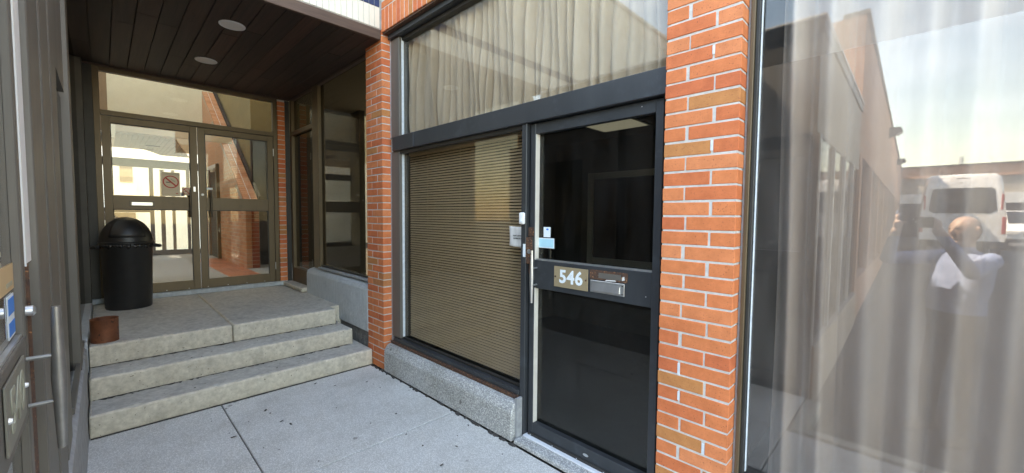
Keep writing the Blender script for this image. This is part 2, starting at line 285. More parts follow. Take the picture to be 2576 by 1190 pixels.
def prism(pts, axis, a0, a1, b=0.0):
    """extrude a 2D outline; axis x: pts=(y,z), y: pts=(x,z), z: pts=(x,y)"""
    bm = bmesh.new()
    def P(p, a): return {'x': (a, p[0], p[1]), 'y': (p[0], a, p[1]), 'z': (p[0], p[1], a)}[axis]
    lo = [bm.verts.new(P(p, a0)) for p in pts]; hi = [bm.verts.new(P(p, a1)) for p in pts]; n_ = len(pts)
    bm.faces.new(lo); bm.faces.new(hi[::-1])
    for i in range(n_): bm.faces.new((lo[i], lo[(i + 1) % n_], hi[(i + 1) % n_], hi[i]))
    if b: bev(bm, b)
    return bm
def lathe(prof, c, seg=32, axis='z', bm=None):
    """prof: list of (r, h) ; closed at both ends when r=0"""
    bm = bm or bmesh.new(); c = Vector(c); rings = []
    for r, h in prof:
        ring = []
        for i in range(seg):
            a = 2 * math.pi * i / seg; u, w = r * math.cos(a), r * math.sin(a)
            p = {'z': (u, w, h), 'x': (h, u, w), 'y': (u, h, w)}[axis]
            ring.append(bm.verts.new(c + Vector(p)))
        rings.append(ring)
    for a, b2 in zip(rings, rings[1:]):
        for i in range(seg): bm.faces.new((a[i], a[(i + 1) % seg], b2[(i + 1) % seg], b2[i]))
    if prof[0][0] > 1e-6: bm.faces.new(rings[0][::-1])
    if prof[-1][0] > 1e-6: bm.faces.new(rings[-1])
    bmesh.ops.remove_doubles(bm, verts=bm.verts, dist=1e-6)
    return bm
def tube(p0, p1, r0, r1=None, seg=12, bm=None):
    bm = bm or bmesh.new(); r1 = r0 if r1 is None else r1; p0, p1 = Vector(p0), Vector(p1); d = (p1 - p0).normalized()
    q = d.to_track_quat('Z', 'Y'); A, B = [], []
    for i in range(seg):
        a = 2 * math.pi * i / seg; o = q @ Vector((math.cos(a), math.sin(a), 0))
        A.append(bm.verts.new(p0 + o * r0)); B.append(bm.verts.new(p1 + o * r1))
    for i in range(seg): bm.faces.new((A[i], A[(i + 1) % seg], B[(i + 1) % seg], B[i]))
    bm.faces.new(A[::-1]); bm.faces.new(B); return bm
def smooth(o, ang=40):
    for p in o.data.polygons: p.use_smooth = True
    try: o.data.set_sharp_from_angle(angle=R(ang))
    except Exception: pass
    return o
def obj(name, me, mat, parent=None, loc=None, rot=None):
    if isinstance(me, bmesh.types.BMesh): me = mesh(name, me)
    if mat and not me.materials: me.materials.append(M[mat])
    o = bpy.data.objects.new(name, me); COL.objects.link(o)
    if loc is not None: o.location = loc
    if rot is not None: o.rotation_euler = rot
    if parent is not None:
        o.parent = parent
        top = parent
        T = Matrix.Identity(4); p = parent
        while p is not None:
            T = p.matrix_basis.inverted() @ T if p.parent is None else T
            p = p.parent
        # every parent but the root sits at the origin of world space (vertices are in world space)
        o.matrix_parent_inverse = T if parent.parent is None else Matrix.Identity(4)
    return o
def thing(name, label, cat, loc=(0, 0, 0), group=None):
    o = bpy.data.objects.new(name, None); COL.objects.link(o); o.location = loc; o.empty_display_size = 0.1
    o['label'] = label; o['category'] = cat
    if group: o['group'] = group
    bpy.context.view_layer.update() if False else None
    o.matrix_basis = Matrix.Translation(loc)
    return o
def single(name, bm, mat, label, cat, group=None):
    o = obj(name, bm, mat); o['label'] = label; o['category'] = cat
    if group: o['group'] = group
    return o
def struct(name, bm, mat):
    o = obj(name, bm, mat); o['kind'] = 'structure'; return o
def pane_part(root, name, mat, x0, x1, y0, y1, z0, z1): return obj(name, bxm(x0, x1, y0, y1, z0, z1), mat, root)
def text_mesh(s, size, extrude=0.0006, bold=0.0):
    c = bpy.data.curves.new('txt', 'FONT'); c.body = s; c.size = size; c.extrude = extrude; c.offset = bold
    c.align_x = 'CENTER'; c.align_y = 'CENTER'; c.resolution_u = 3
    o = bpy.data.objects.new('txt', c); COL.objects.link(o)
    me = bpy.data.meshes.new_from_object(o.evaluated_get(bpy.context.evaluated_depsgraph_get()))
    bpy.data.objects.remove(o); bpy.data.curves.remove(c); me.materials.clear(); return me
FACE_MY = (R(90), 0, 0)              # text facing -y
FACE_PX = (R(90), 0, R(90))          # text facing +x
FACE_PY = (R(90), 0, R(180))         # text facing +y

# brick meshes are shared between alike bricks
_bm = {}
def brick_mesh(l, d, h, mat):
    k = (round(l, 3), round(d, 3), round(h, 3), mat)
    if k not in _bm:
        bm = bxm(-l / 2, l / 2, -d / 2, d / 2, -h / 2, h / 2); bev(bm, 0.0022)
        me = mesh('brick', bm); me.materials.append(M[mat]); _bm[k] = me
    return _bm[k]
def put_brick(parent, x0, x1, y0, y1, z0, z1, mat='brick', name='brick', j=1.0):
    me = brick_mesh(x1 - x0, y1 - y0, z1 - z0, mat)
    return obj(name, me, None, parent, ((x0 + x1) / 2 + random.uniform(-1, 1) * 0.0012 * j, (y0 + y1) / 2 + random.uniform(-1, 1) * 0.0015 * j, (z0 + z1) / 2 + random.uniform(-1, 1) * 0.0012 * j),
               (random.uniform(-1, 1) * 0.006 * j, random.uniform(-1, 1) * 0.006 * j, random.uniform(-1, 1) * 0.006 * j))
CH = 0.0722; JT = 0.010
def pier(label, x0, x1, ztop, off=0.0, start=0):
    r = thing('brick_pier', label, 'pier', ((x0 + x1) / 2, 2.05, 0), 'orange brick piers of the shopfront')
    obj('mortar_core', bxm(x0 + 0.004, x1 - 0.0035, 2.0035, 2.13, 0.0, ztop), 'mortar', r)
    w = x1 - x0; h = (w - 2 * 0.0) * 0.325
    z = off; k = start
    while z + CH - JT < ztop + 0.02:
        jx = x0 + h if k % 2 == 0 else x0 + w - h
        jx += random.uniform(-0.006, 0.006); g = random.choice((0.007, 0.010, 0.010, 0.016)) / 2
        z0, z1 = max(0.001, z), min(z + CH - JT, ztop)
        if z1 - z0 > 0.01:
            mt = 'brick_dark' if (z < 0.30 and x0 < -3 and z > 0.6) else 'brick'
            put_brick(r, x0, jx - g, 2.0, 2.10, z0, z1, mt); put_brick(r, jx + g, x1, 2.0, 2.10, z0, z1, mt)
        if x0 > -1 and random.random() < 0.2: obj('mortar_smear', bxm(jx - 0.006, jx + 0.005, 1.9992, 2.004, z0 + random.uniform(-0.01, 0.02), z1 + random.uniform(-0.01, 0.004)), 'sealant_white', r)
        z += CH; k += 1
    return r

# ================================================================== SETTING
GZ = [(30, -0.12), (-1.6, -0.12), (-16, 0.33), (-32, 0.45), (-90, 0.45)]
def gz(y):
    for (a, za), (b2, zb) in zip(GZ, GZ[1:]):
        if b2 <= y <= a: return za + (zb - za) * (a - y) / (a - b2)
    return 0.45
struct('asphalt_lot', prism([(a, b2) for a, b2 in GZ] + [(-90, -0.6), (30, -0.6)], 'x', -70, 70), 'asphalt')
_pb = bxm(-4.3, -0.61, -0.13, 0.5, -0.2, -0.022); box(_pb, -4.3, 6.0, 0.5005, 2.3, -0.2, -0.022)
pav = struct('pavement', _pb, 'grime')
XB = [-4.15, -2.61, -1.16, -0.62, 0.29, 1.74, 3.2, 4.7, 6.0]
for i in range(len(XB) - 1):
    for j, (y0, y1) in enumerate(((-0.13, 0.652), (0.652, 1.985))):
        x0, x1 = XB[i], XB[i + 1]
        if j == 0 and x0 > -0.7: y0 = 0.62
        if y1 - y0 < 0.1: continue
        bm = bxm(x0 + 0.004, x1 - 0.004, y0 + 0.004, y1 - 0.004, -0.12, random.uniform(-0.003, 0.002)); bev(bm, 0.005)
        obj('slab', bm, 'pavement_aggregate', pav)
struct('kerb', bxm(-0.60, 6.0, 0.50, 0.614, -0.2, -0.004, 0.012), 'kerb_concrete')
struct('kerb_return', bxm(-0.61, -0.50, -0.13, 0.4995, -0.2, -0.006, 0.012), 'kerb_concrete')
for k, (x0, x1, y0, y1) in enumerate(((3.4, 3.52, -14, -8), (6.2, 6.32, -14, -8), (0.6, 0.72, -14, -8))):
    single('parking_line', prism(((y0, gz(y0) + 0.001), (y1, gz(y1) + 0.001), (y1, gz(y1) + 0.006), (y0, gz(y0) + 0.006)), 'x', x0, x1), 'line_paint', 'faded painted parking line on the asphalt, %s' % ('right of the white van', 'far right of the lot', 'left of the white van')[k], 'parking line')
# gutter of dirt along the building foot
gm = bmesh.new()
for i in range(60):
    x = -4.05 + 2.15 * random.random(); s = random.uniform(0.006, 0.02); y = 1.985 - random.random() * 0.02
    box(gm, x - s, x + s, y - 0.008, y + 0.012, -0.003, random.uniform(0.002, 0.009))
g = obj('dirt', gm, 'grime'); g['kind'] = 'stuff'; g['label'] = 'dark dirt and grit collected along the foot of the plinth'
lm = bmesh.new()
for i in range(46):
    x = random.uniform(-4.0, -1.6); y = random.uniform(0.1, 1.95); s = random.uniform(0.003, 0.009)
    a = random.random() * 3.14; c_, s_ = math.cos(a), math.sin(a); el = random.choice((1, 1, 2.4))
    v = [lm.verts.new((x + (c_ * px * el - s_ * py) * s, y + (s_ * px * el + c_ * py) * s, 0.0035 + 0.001 * random.random())) for px, py in ((-1, -1), (1, -0.8), (0.9, 1), (-1, 0.8))]
    w_ = lm.verts.new((x, y, 0.008)); 
    for q in range(4): lm.faces.new((v[q], v[(q + 1) % 4], w_))
for i in range(26):
    zt, xa, xb = random.choice(((0.1685, -4.36, -4.09), (0.3385, -4.69, -4.42), (0.5105, -6.5, -4.78)))
    x = random.uniform(xa, xb); y = random.uniform(0.0, 1.85); s = random.uniform(0.004, 0.010); a = random.random() * 3
    v = [lm.verts.new((x + s * 1.2 * math.cos(q * 1.047 + a) * random.uniform(0.7, 1.2), y + s * math.sin(q * 1.047 + a) * random.uniform(0.7, 1.2), zt + 0.002)) for q in range(6)]
    lm.faces.new(v)
g = obj('litter', lm, 'grime'); g['kind'] = 'stuff'; g['label'] = 'small dark specks of litter scattered on the pavement'

# ---- concrete steps and landing
def worn(bm, seed, amp=0.004):
    bmesh.ops.subdivide_edges(bm, edges=[e for e in bm.edges if e.calc_length() > 0.5], cuts=46, use_grid_fill=True)
    rs = random.Random(seed)
    fx = max(v.co.x for v in bm.verts); tz = max(v.co.z for v in bm.verts); chip = {}
    for v in bm.verts:
        k = round(v.co.y, 3)
        if k not in chip: chip[k] = (rs.uniform(-amp, amp) * 0.6, rs.choice((0, 0, 0, 0, 0, 0.35, 0.7, 1.6)) * 0.008)
        w_, c_ = chip[k]
        v.co.x += w_ * 0.7 + rs.uniform(-1, 1) * 0.0006
        if v.co.x > fx - 0.03 and v.co.z > tz - 0.03: v.co += Vector((-c_ * rs.uniform(0.6, 1), 0, -c_ * rs.uniform(0.5, 0.9)))
st = thing('concrete_steps', 'three worn concrete steps climbing to the recessed double doors', 'steps', (-4.4, 0.9, 0))
for i, (xf, xb, z1, y1) in enumerate(((-4.06, -4.6, 0.168, 1.995), (-4.39, -4.9, 0.338, 1.925))):
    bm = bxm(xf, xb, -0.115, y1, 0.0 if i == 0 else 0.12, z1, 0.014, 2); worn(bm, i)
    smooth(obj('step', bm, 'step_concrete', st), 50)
for k, (y0, y1) in enumerate(((-0.115, 0.866), (0.872, 1.875))):
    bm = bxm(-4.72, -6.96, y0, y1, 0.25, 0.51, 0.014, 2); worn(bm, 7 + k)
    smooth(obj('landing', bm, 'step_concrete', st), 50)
obj('base_joint', bxm(-4.052, -4.07, -0.11, 1.98, 0.0, 0.006), 'grime', st)
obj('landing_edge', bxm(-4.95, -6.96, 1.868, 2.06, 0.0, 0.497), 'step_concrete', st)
obj('door_sill', bxm(-6.955, -6.87, -0.13, 1.985, 0.505, 0.572, 0.012), 'stucco_paint', st)
obj('side_sill', bxm(-6.94, -6.07, 1.93, 2.10, 0.505, 0.565, 0.012), 'step_concrete', st)

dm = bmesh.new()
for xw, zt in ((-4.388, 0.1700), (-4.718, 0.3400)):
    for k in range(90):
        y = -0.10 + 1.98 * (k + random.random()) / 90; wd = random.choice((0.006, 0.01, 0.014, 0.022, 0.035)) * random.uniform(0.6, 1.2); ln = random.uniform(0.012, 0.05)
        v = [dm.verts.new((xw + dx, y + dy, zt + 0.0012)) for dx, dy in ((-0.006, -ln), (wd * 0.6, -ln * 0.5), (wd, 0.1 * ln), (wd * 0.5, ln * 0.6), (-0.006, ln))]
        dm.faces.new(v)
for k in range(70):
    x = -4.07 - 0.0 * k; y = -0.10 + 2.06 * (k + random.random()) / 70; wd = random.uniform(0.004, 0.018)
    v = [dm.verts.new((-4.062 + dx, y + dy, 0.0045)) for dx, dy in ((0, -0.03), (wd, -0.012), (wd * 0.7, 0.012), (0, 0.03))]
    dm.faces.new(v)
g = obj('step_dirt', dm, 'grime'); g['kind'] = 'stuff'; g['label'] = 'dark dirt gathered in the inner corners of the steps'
# ---- plinth blocks under the windows
r = thing('plinth_block', 'pebble aggregate concrete plinth under the blind-covered window', 'plinth', (-2.87, 2.0, 0))
bm = prism(((1.985, 0.0), (1.985, 0.215), (2.02, 0.275), (2.16, 0.300), (2.16, 0.0)), 'x', -3.80, -1.955, 0.010)
obj('block', bm, 'plinth_aggregate', r)
obj('mortar_bed', bxm(-3.78, -1.965, 2.055, 2.14, 0.285, 0.312), 'rusty_steel', r)
obj('end_joint', bxm(-1.955, -1.935, 2.02, 2.14, 0.0, 0.31), 'sealant', r)
r = thing('stucco_base', 'grey painted rough stucco base wall under the side window', 'wall', (-5.1, 2.03, 0))
bm = prism(((2.0, 0.32), (2.0, 0.795), (2.03, 0.835), (2.12, 0.86), (2.12, 0.32)), 'x', -6.063, -4.177, 0.012)
obj('stucco', bm, 'stucco_paint', r)
obj('footing', bxm(-5.2, -4.177, 2.02, 2.12, 0, 0.33), 'rough_footing', r)
single('threshold_block', bxm(-1.935, -0.56, 1.985, 2.13, 0.0, 0.034, 0.008), 'plinth_aggregate', 'low pebble aggregate threshold strip under the dark 546 door', 'threshold')

# ---- brick piers and soldier course lintel
pier('left brick pier beside the steps, between the side window and the blinds', -4.175, -3.825, 3.44, off=0.004)
pier('right brick pier between the dark 546 door and the curtained window', -0.905, -0.564, 3.415, off=0.030, start=1)
r = thing('brick_lintel', 'upright brick soldier course above the curtained upper window', 'lintel', (-2.3, 2.05, 3.42))
obj('mortar_core', bxm(-3.822, 2.5, 2.0035, 2.30, 3.4185, 3.90), 'mortar', r)
x = -3.822; k = 0
while x < -1.2:
    put_brick(r, x, x + 0.0622, 2.0, 2.10, 3.415, 3.632, 'brick'); x += 0.0722
x = -3.822
while x < -1.2:
    put_brick(r, x, x + 0.217, 2.0, 2.10, 3.642, 3.704, 'brick'); x += 0.227
obj('lintel_angle', bxm(-3.82, -0.565, 2.012, 2.10, 3.400, 3.4145), 'rusty_steel', r)
up_w = single('upper_wall', bxm(-3.822, 6.0, 2.002, 2.45, 3.9, 5.3), 'brick_far', 'brick parapet wall over the shopfront windows', 'wall')

# ================================================================== SHOPFRONT GLAZING
# upper curtained window
r = thing('upper_window', 'wide upper window with pleated beige curtain over the 546 door', 'window', (-2.3, 2.12, 2.38))
obj('pane', bxm(-3.632, -0.93, 2.140, 2.148, 2.37, 3.352), 'glass_upper', r)
obj('top_frame', bxm(-3.80, -0.90, 2.055, 2.17, 3.352, 3.40, 0.003), 'frame_blue', r)
obj('top_stop', bxm(-3.64, -0.90, 2.115, 2.175, 3.318, 3.3515, 0.002), 'frame_dark', r)
obj('side_frame', bxm(-3.795, -3.64, 2.085, 2.17, 2.386, 3.351, 0.003), 'frame_taupe', r)
obj('sealant_line', bxm(-3.6395, -3.634, 2.112, 2.138, 2.386, 3.345, 0.002), 'sealant_white', r)
obj('sealant', bxm(-3.8245, -3.7955, 2.09, 2.16, 2.386, 3.40), 'sealant', r)
# header bar between the windows
r = thing('header_bar', 'long blue-grey metal header bar above the blinds and door', 'frame bar', (-2.3, 2.08, 2.24))
obj('face', bxm(-3.74, -3.35, 2.062, 2.17, 2.245, 2.385, 0.004), 'frame_blue', r)
obj('face', bxm(-3.347, -0.907, 2.062, 2.17, 2.245, 2.385, 0.004), 'frame_blue', r)
# blinds window
r = thing('blinds_window', 'large lower window with horizontal blinds left of the 546 door', 'window', (-2.8, 2.12, 0.3))
obj('pane', bxm(-3.632, -1.96, 2.140, 2.148, 0.34, 2.244), 'glass_blind', r)
obj('side_frame', bxm(-3.795, -3.64, 2.085, 2.17, 0.352, 2.244, 0.003), 'frame_taupe', r)
obj('sealant_line', bxm(-3.6395, -3.634, 2.112, 2.138, 0.352, 2.240, 0.002), 'sealant_white', r)
obj('sealant', bxm(-3.8245, -3.7955, 2.09, 2.16, 0.27, 2.244), 'sealant', r)
obj('sill_frame', bxm(-3.745, -1.965, 2.068, 2.17, 0.312, 0.350, 0.004), 'frame_blue', r)
obj('glazing_bead', bxm(-3.64, -1.965, 2.112, 2.139, 0.3505, 0.368, 0.002), 'frame_dark', r)
obj('head_stop', bxm(-3.64, -1.965, 2.09, 2.139, 2.215, 2.2445, 0.002), 'frame_dark', r)  # dark stop along the window head
obj('mullion', bxm(-1.963, -1.916, 2.075, 2.17, 0.034, 2.2445, 0.003), 'frame_blue', r)

bl = thing('window_blind', 'beige horizontal slat blind hanging inside the lower window', 'blind', (-2.8, 2.23, 0.4))
slat = None; z = 0.395; i = 0
while z < 2.20:
    if slat is None:
        bm = prism(((-0.0060, -0.0080), (-0.0035, 0.0), (0.0040, 0.0082), (0.0050, 0.0078), (-0.0023, -0.0006), (-0.0050, -0.0085)), 'x', -0.835, 0.835); slat = mesh('slat', bm); slat.materials.append(M['blind_slat'])
    obj('slat', slat, None, bl, (-2.80 + random.uniform(-.002, .002), 2.205, z), (random.uniform(-0.03, 0.03), random.uniform(-0.0006, 0.0006), 0)); z += 0.0237; i += 1
obj('head_rail', bxm(-3.64, -1.965, 2.19, 2.23, 2.20, 2.243, 0.003), 'blind_slat', bl)
obj('bottom_rail', bxm(-3.635, -1.97, 2.195, 2.22, 0.362, 0.380, 0.003), 'blind_slat', bl)
for xx in (-3.30, -2.80, -2.06): obj('cord', tube((xx, 2.188, 0.37), (xx, 2.188, 2.21), 0.0012, seg=6), 'blind_slat', bl)

def curtain(name, x0, x1, y, z0, z1, folds, amp, seed, mat, rows=14, soft=False):
    rs = random.Random(seed); bm = bmesh.new(); nx = folds * 14; xs = []; ph = 0; pos = 0
    wid = [rs.uniform(0.6, 1.5) for _ in range(folds)]; tot = sum(wid); am = [rs.uniform(0.5, 1.25) for _ in range(folds)]; sk = [rs.uniform(-0.3, 0.3) for _ in range(folds)]
    g = []
    for i in range(nx + 1):
        fi = min(folds - 1, i // 14); t = (i - fi * 14) / 14
        u = (sum(wid[:fi]) + wid[fi] * t) / tot
        col = []
        for j in range(rows + 1):
            v = j / rows; a = am[fi] if t not in (0, 1) else 1
            yy = y - amp * am[fi] * (math.sin(math.pi * t) ** (2.0 if soft else 0.8)) * (0.85 + 0.25 * math.sin(3 * v + fi)) + 0.008 * math.sin(9 * v + fi * 1.7 + seed)
            xx = x0 + (x1 - x0) * u + sk[fi] * 0.06 * (1 - v) * math.sin(math.pi * t) + 0.006 * math.sin(6 * v + fi)
            col.append(bm.verts.new((xx, yy, z0 + (z1 - z0) * v)))
        g.append(col)
    for i in range(nx):
        for j in range(rows): bm.faces.new((g[i][j], g[i + 1][j], g[i + 1][j + 1], g[i][j + 1]))
    return smooth(obj(name, bm, mat), 180)
c = curtain('curtain', -3.66, -0.90, 2.28, 2.375, 3.40, 34, 0.095, 3, 'curtain_cloth'); c['label'] = 'pleated beige curtain, water-stained, behind the upper window'; c['category'] = 'curtain'
c = curtain('curtain', -0.475, 1.9, 2.37, 0.15, 3.40, 18, 0.135, 11, 'curtain_grey', soft=True); c['label'] = 'floor-length grey-beige curtain behind the big right-hand window'; c['category'] = 'curtain'
c = curtain('curtain', -0.455, -0.425, 2.40, 2.0, 3.40, 1, 0.02, 5, 'curtain_red'); c['label'] = 'narrow dark red curtain edge at the top of the right-hand window'; c['category'] = 'curtain'

# ---- the 546 door
def glazed_door(root, x0, x1, yf, sgn, z0, z1, st_w, top, r0, r1, bot, frame, pane, handle_left, bead='bead_light', rec=0.0414):
    """leaf in an xz plane; sgn=+1: front faces -y (depth goes +y)"""
    d = 0.045 * sgn; yb = yf + d; yg0, yg1 = yf + rec * sgn, yf + (rec + 0.006) * sgn
    obj('stile', bxm(x0, x0 + st_w, yf, yb, z0, z1, 0.002), frame, root)
    obj('stile', bxm(x1 - st_w, x1, yf, yb, z0, z1, 0.002), frame, root)
    e = 0.0006
    obj('top_rail', bxm(x0 + st_w + e, x1 - st_w - e, yf + 0.001 * sgn, yb, z1 - top, z1, 0.002), frame, root)
    obj('middle_rail', bxm(x0 + st_w + e, x1 - st_w - e, yf + 0.001 * sgn, yb, r0, r1, 0.002), frame, root)
    obj('bottom_rail', bxm(x0 + st_w + e, x1 - st_w - e, yf + 0.001 * sgn, yb, z0, z0 + bot, 0.002), frame, root)
    for a, b2 in ((z0 + bot, r0), (r1, z1 - top)):
        obj('pane', bxm(x0 + st_w - 0.004, x1 - st_w + 0.004, yg0, yg1, a - 0.004, b2 + 0.004), pane, root)
        obj('bead', bxm(x0 + st_w + 0.0005, x0 + st_w + 0.005, yf + 0.003 * sgn, yg0 - 0.0005 * sgn, a + 0.001, b2 - 0.001), bead if handle_left else frame, root)
    obj('bead', bxm(x0 + st_w + 0.006, x1 - st_w - 0.001, yf + 0.006 * sgn, yg0 - 0.0005 * sgn, r1 + 0.0005, r1 + 0.008), 'aluminium', root)
def bar_handle(root, x, yf, sgn, z0, z1, mat='aluminium', axis='y'):
    zc = (z0 + z1) / 2; yh = yf - 0.052 * sgn
    h = obj('handle', smooth_bm(lathe([(0.0, z0), (0.0085, z0), (0.0115, z0 + 0.09), (0.0145, zc), (0.0115, z1 - 0.09), (0.0085, z1), (0.0, z1)], (x, yh, 0), 20)), mat, root)
    smooth(h, 50)
    for zz in (zc - 0.058, zc + 0.058): obj('standoff', tube((x, yf, zz), (x, yh, zz), 0.0055), mat, h)
    return h
def smooth_bm(bm): return bm
YF = 2.10
d = thing('entrance_door', 'dark glazed metal door with the number plate 546', 'door', (-1.43, YF, 0.04))
glazed_door(d, -1.900, -0.955, YF, 1, 0.048, 2.238, 0.044, 0.070, 1.108, 1.303, 0.095, 'frame_blue', 'glass_door', True)
obj('sweep', bxm(-1.898, -0.957, YF - 0.008, YF - 0.0005, 0.040, 0.066, 0.0015), 'frame_dark', d)
for xx in (-1.87, -1.67, -1.47, -1.27, -1.07): obj('screw', lathe([(0.0035, 0), (0.0035, 0.002), (0, 0.0025)], (xx, YF - 0.008, 0.053), 8, 'y').__class__ and tube((xx, YF - 0.0078, 0.053), (xx, YF - 0.010, 0.053), 0.004, 0.003, 8), 'aluminium', d)
bar_handle(d, -1.832, YF, 1, 1.012, 1.372)
np_ = obj('number_plate', bxm(-1.676, -1.410, YF - 0.0045, YF - 0.0003, 1.143, 1.278, 0.0008), 'plate_gold', d)
for s, xx in zip('546', (-1.603, -1.540, -1.477)):
    obj('numeral', text_mesh(s, 0.118, 0.0008, 0.0034), 'numeral_white', np_, (xx, YF - 0.0056, 1.2105), FACE_MY)
for xx in (-1.664, -1.424): obj('plate_screw', tube((xx, YF - 0.0046, 1.21), (xx, YF - 0.009, 1.21), 0.0065, 0.0045, 12), 'rusty_steel', np_)
ms = obj('mail_slot', bxm(-1.391, -1.160, YF - 0.006, YF - 0.0003, 1.146, 1.219, 0.0015), 'aluminium', d)
obj('flap', prism(((YF - 0.0065, 1.205), (YF - 0.017, 1.160), (YF - 0.0135, 1.157), (YF - 0.0065, 1.162)), 'x', -1.376, -1.186, 0.001), 'aluminium', ms)
for zz in (1.158, 1.206): obj('slot_screw', tube((-1.172, YF - 0.006, zz), (-1.172, YF - 0.008, zz), 0.0045, 0.003, 10), 'bronze_knob', ms)
re = obj('old_glue_patch', bxm(-1.398, -1.142, YF - 0.0012, YF - 0.0002, 1.226, 1.283), 'rusty_steel', d)
obj('torn_label', bxm(-1.335, -1.185, YF - 0.0022, YF - 0.0014, 1.236, 1.268), 'frame_taupe', d)
obj('torn_paper', prism(((-1.178, 1.236), (-1.160, 1.241), (-1.163, 1.262), (-1.175, 1.258)), 'y', YF - 0.003, YF - 0.0023), 'paper', d)
obj('torn_paper', prism(((-1.29, 1.222), (-1.215, 1.227), (-1.22, 1.234), (-1.28, 1.231)), 'y', YF - 0.003, YF - 0.0023), 'paper', d)
obj('oval_badge', lathe([(0.0, 0), (0.02, 0), (0.02, 0.002), (0, 0.002)], (0, 0, 0), 24, 'y'), 'aluminium', d, (-1.405, YF - 0.0025, 0.100)).scale = (1.0, 1, 0.45)
obj('rail_screw', tube((-1.03, YF, 1.165), (-1.03, YF - 0.002, 1.165), 0.003, seg=8), 'aluminium', d)
obj('rail_screw', tube((-1.08, YF, 2.212), (-1.08, YF - 0.002, 2.212), 0.003, seg=8), 'aluminium', d)
lp = obj('lock_plate', bxm(-1.915, -1.856, YF - 0.024, YF - 0.020, 1.275, 1.462, 0.001), 'rusty_steel', d)
obj('lock_box', bxm(-1.912, -1.859, YF - 0.0198, YF - 0.0005, 1.278, 1.459), 'frame_dark', lp)
obj('lock_cylinder', lathe([(0.0, 0), (0.015, 0), (0.016, -0.006), (0.010, -0.008), (0, -0.008)], (-1.882, YF - 0.0242, 1.361), 20, 'y'), 'aluminium', lp)
obj('latch_label', bxm(-1.941, -1.917, YF - 0.0262, YF - 0.0255, 1.320, 1.411), 'sticker_white', lp)
obj('rust_patch', bxm(-1.912, -1.860, YF - 0.003, YF - 0.0004, 1.465, 1.528, 0.0008), 'rusty_steel', d)
obj('rust_patch', bxm(-1.905, -1.862, YF - 0.003, YF - 0.0004, 1.20, 1.272, 0.0008), 'rusty_steel', d)
single('door_threshold', bxm(-1.915, -0.80, 2.062, 2.140, 0.0345, 0.0475, 0.003), 'threshold_metal', 'pale metal threshold bar under the 546 door', 'threshold')
# things stuck on the glass and frame
r = thing('doorbell', 'white rounded doorbell on the mullion left of the 546 door', 'doorbell', (-1.94, 2.07, 1.55))
smooth(obj('body', bxm(-1.966, -1.916, 2.050, 2.0748, 1.548, 1.632, 0.012, 3), 'white_plastic', r))
obj('button', lathe([(0.0, 0), (0.012, 0), (0.010, -0.003), (0, -0.003)], (-1.941, 2.0498, 1.575), 20, 'y'), 'sticker_white', r)
r = thing('paper_notice', 'taped paper notice about parcels on the glass beside the blinds', 'notice', (-2.04, 2.13, 1.38))
bm = bmesh.new(); G = []
for i in range(13):
    colv = []
    for j in range(11):
        xx = -2.135 + 0.165 * i / 12; zz = 1.385 + 0.145 * j / 10 - 0.012 * (i / 12) * (1 if j < 3 else 0.4)
        colv.append(bm.verts.new((xx, 2.1335 + 0.0025 * math.sin(i * 1.3 + j * 0.4) - 0.003 * (1 - j / 10) * math.sin(i * 0.5), zz)))
    G.append(colv)
for i in range(12):
    for j in range(10): bm.faces.new((G[i][j], G[i + 1][j], G[i + 1][j + 1], G[i][j + 1]))
ps = smooth(obj('sheet', bm, 'paper', r), 180); ps.modifiers.new('thick', 'SOLIDIFY').thickness = 0.0006
obj('lettering', text_mesh("DON'T LEAVE PARCEL", 0.0125, 0.0003, 0.0005), 'ink_black', r, (-2.030, 2.1272, 1.462), FACE_MY)
obj('lettering', text_mesh("OUTSIDE BY DOOR.", 0.0125, 0.0003, 0.0005), 'ink_black', r, (-2.033, 2.1272, 1.442), FACE_MY)
r = thing('white_sticker', 'small white sticker with blue mark on the 546 door glass', 'sticker', (-1.75, 2.14, 1.46))
obj('backing', bxm(-1.806, -1.746, 2.1375, 2.1392, 1.463, 1.532), 'sticker_white', r)
obj('mark', lathe([(0, 0), (0.011, 0), (0.011, -0.0005), (0, -0.0005)], (0, 0, 0), 16, 'y'), 'sticker_blue', r, (-1.772, 2.1372, 1.517)).scale = (1, 1, 0.6)
r = thing('blue_sticker', 'pale cyan rectangular sticker on the 546 door glass', 'sticker', (-1.76, 2.14, 1.39))
obj('backing', bxm(-1.850, -1.712, 2.1375, 2.1392, 1.388, 1.456), 'sticker_white', r)
obj('print', bxm(-1.844, -1.718, 2.1366, 2.1374, 1.394, 1.450), 'sticker_cyan', r)

# ---- big right-hand window
r = thing('right_window', 'tall window at the right with grey film reflecting the car park', 'window', (0.6, 2.12, 0.4))
obj('pane', bxm(-0.525, 1.9, 2.132, 2.140, 0.39, 3.352), 'glass_right', r)
obj('film', bxm(-0.520, 1.9, 2.1285, 2.1305, 0.395, 2.287), 'film_grey', r)
obj('side_frame', bxm(-0.552, -0.535, 2.075, 2.17, 0.36, 3.352, 0.002), 'frame_bronze', r)
obj('side_frame', bxm(-0.5345, -0.520, 2.09, 2.17, 0.36, 3.352, 0.002), 'frame_dark', r)
obj('sealant', bxm(-0.5635, -0.5525, 2.088, 2.16, 0.30, 3.40), 'sealant', r)
obj('sealant_line', bxm(-0.5195, -0.514, 2.112, 2.1280, 0.40, 3.345, 0.002), 'sealant_white', r)
obj('sill_frame', bxm(-0.5515, 1.95, 2.068, 2.17, 0.35, 0.394, 0.003), 'frame_blue', r)
obj('top_frame', bxm(-0.5635, 1.95, 2.055, 2.17, 3.3525, 3.40, 0.003), 'frame_blue', r)
obj('end_frame', bxm(1.905, 1.95, 2.07, 2.17, 0.395, 3.352, 0.003), 'frame_blue', r)
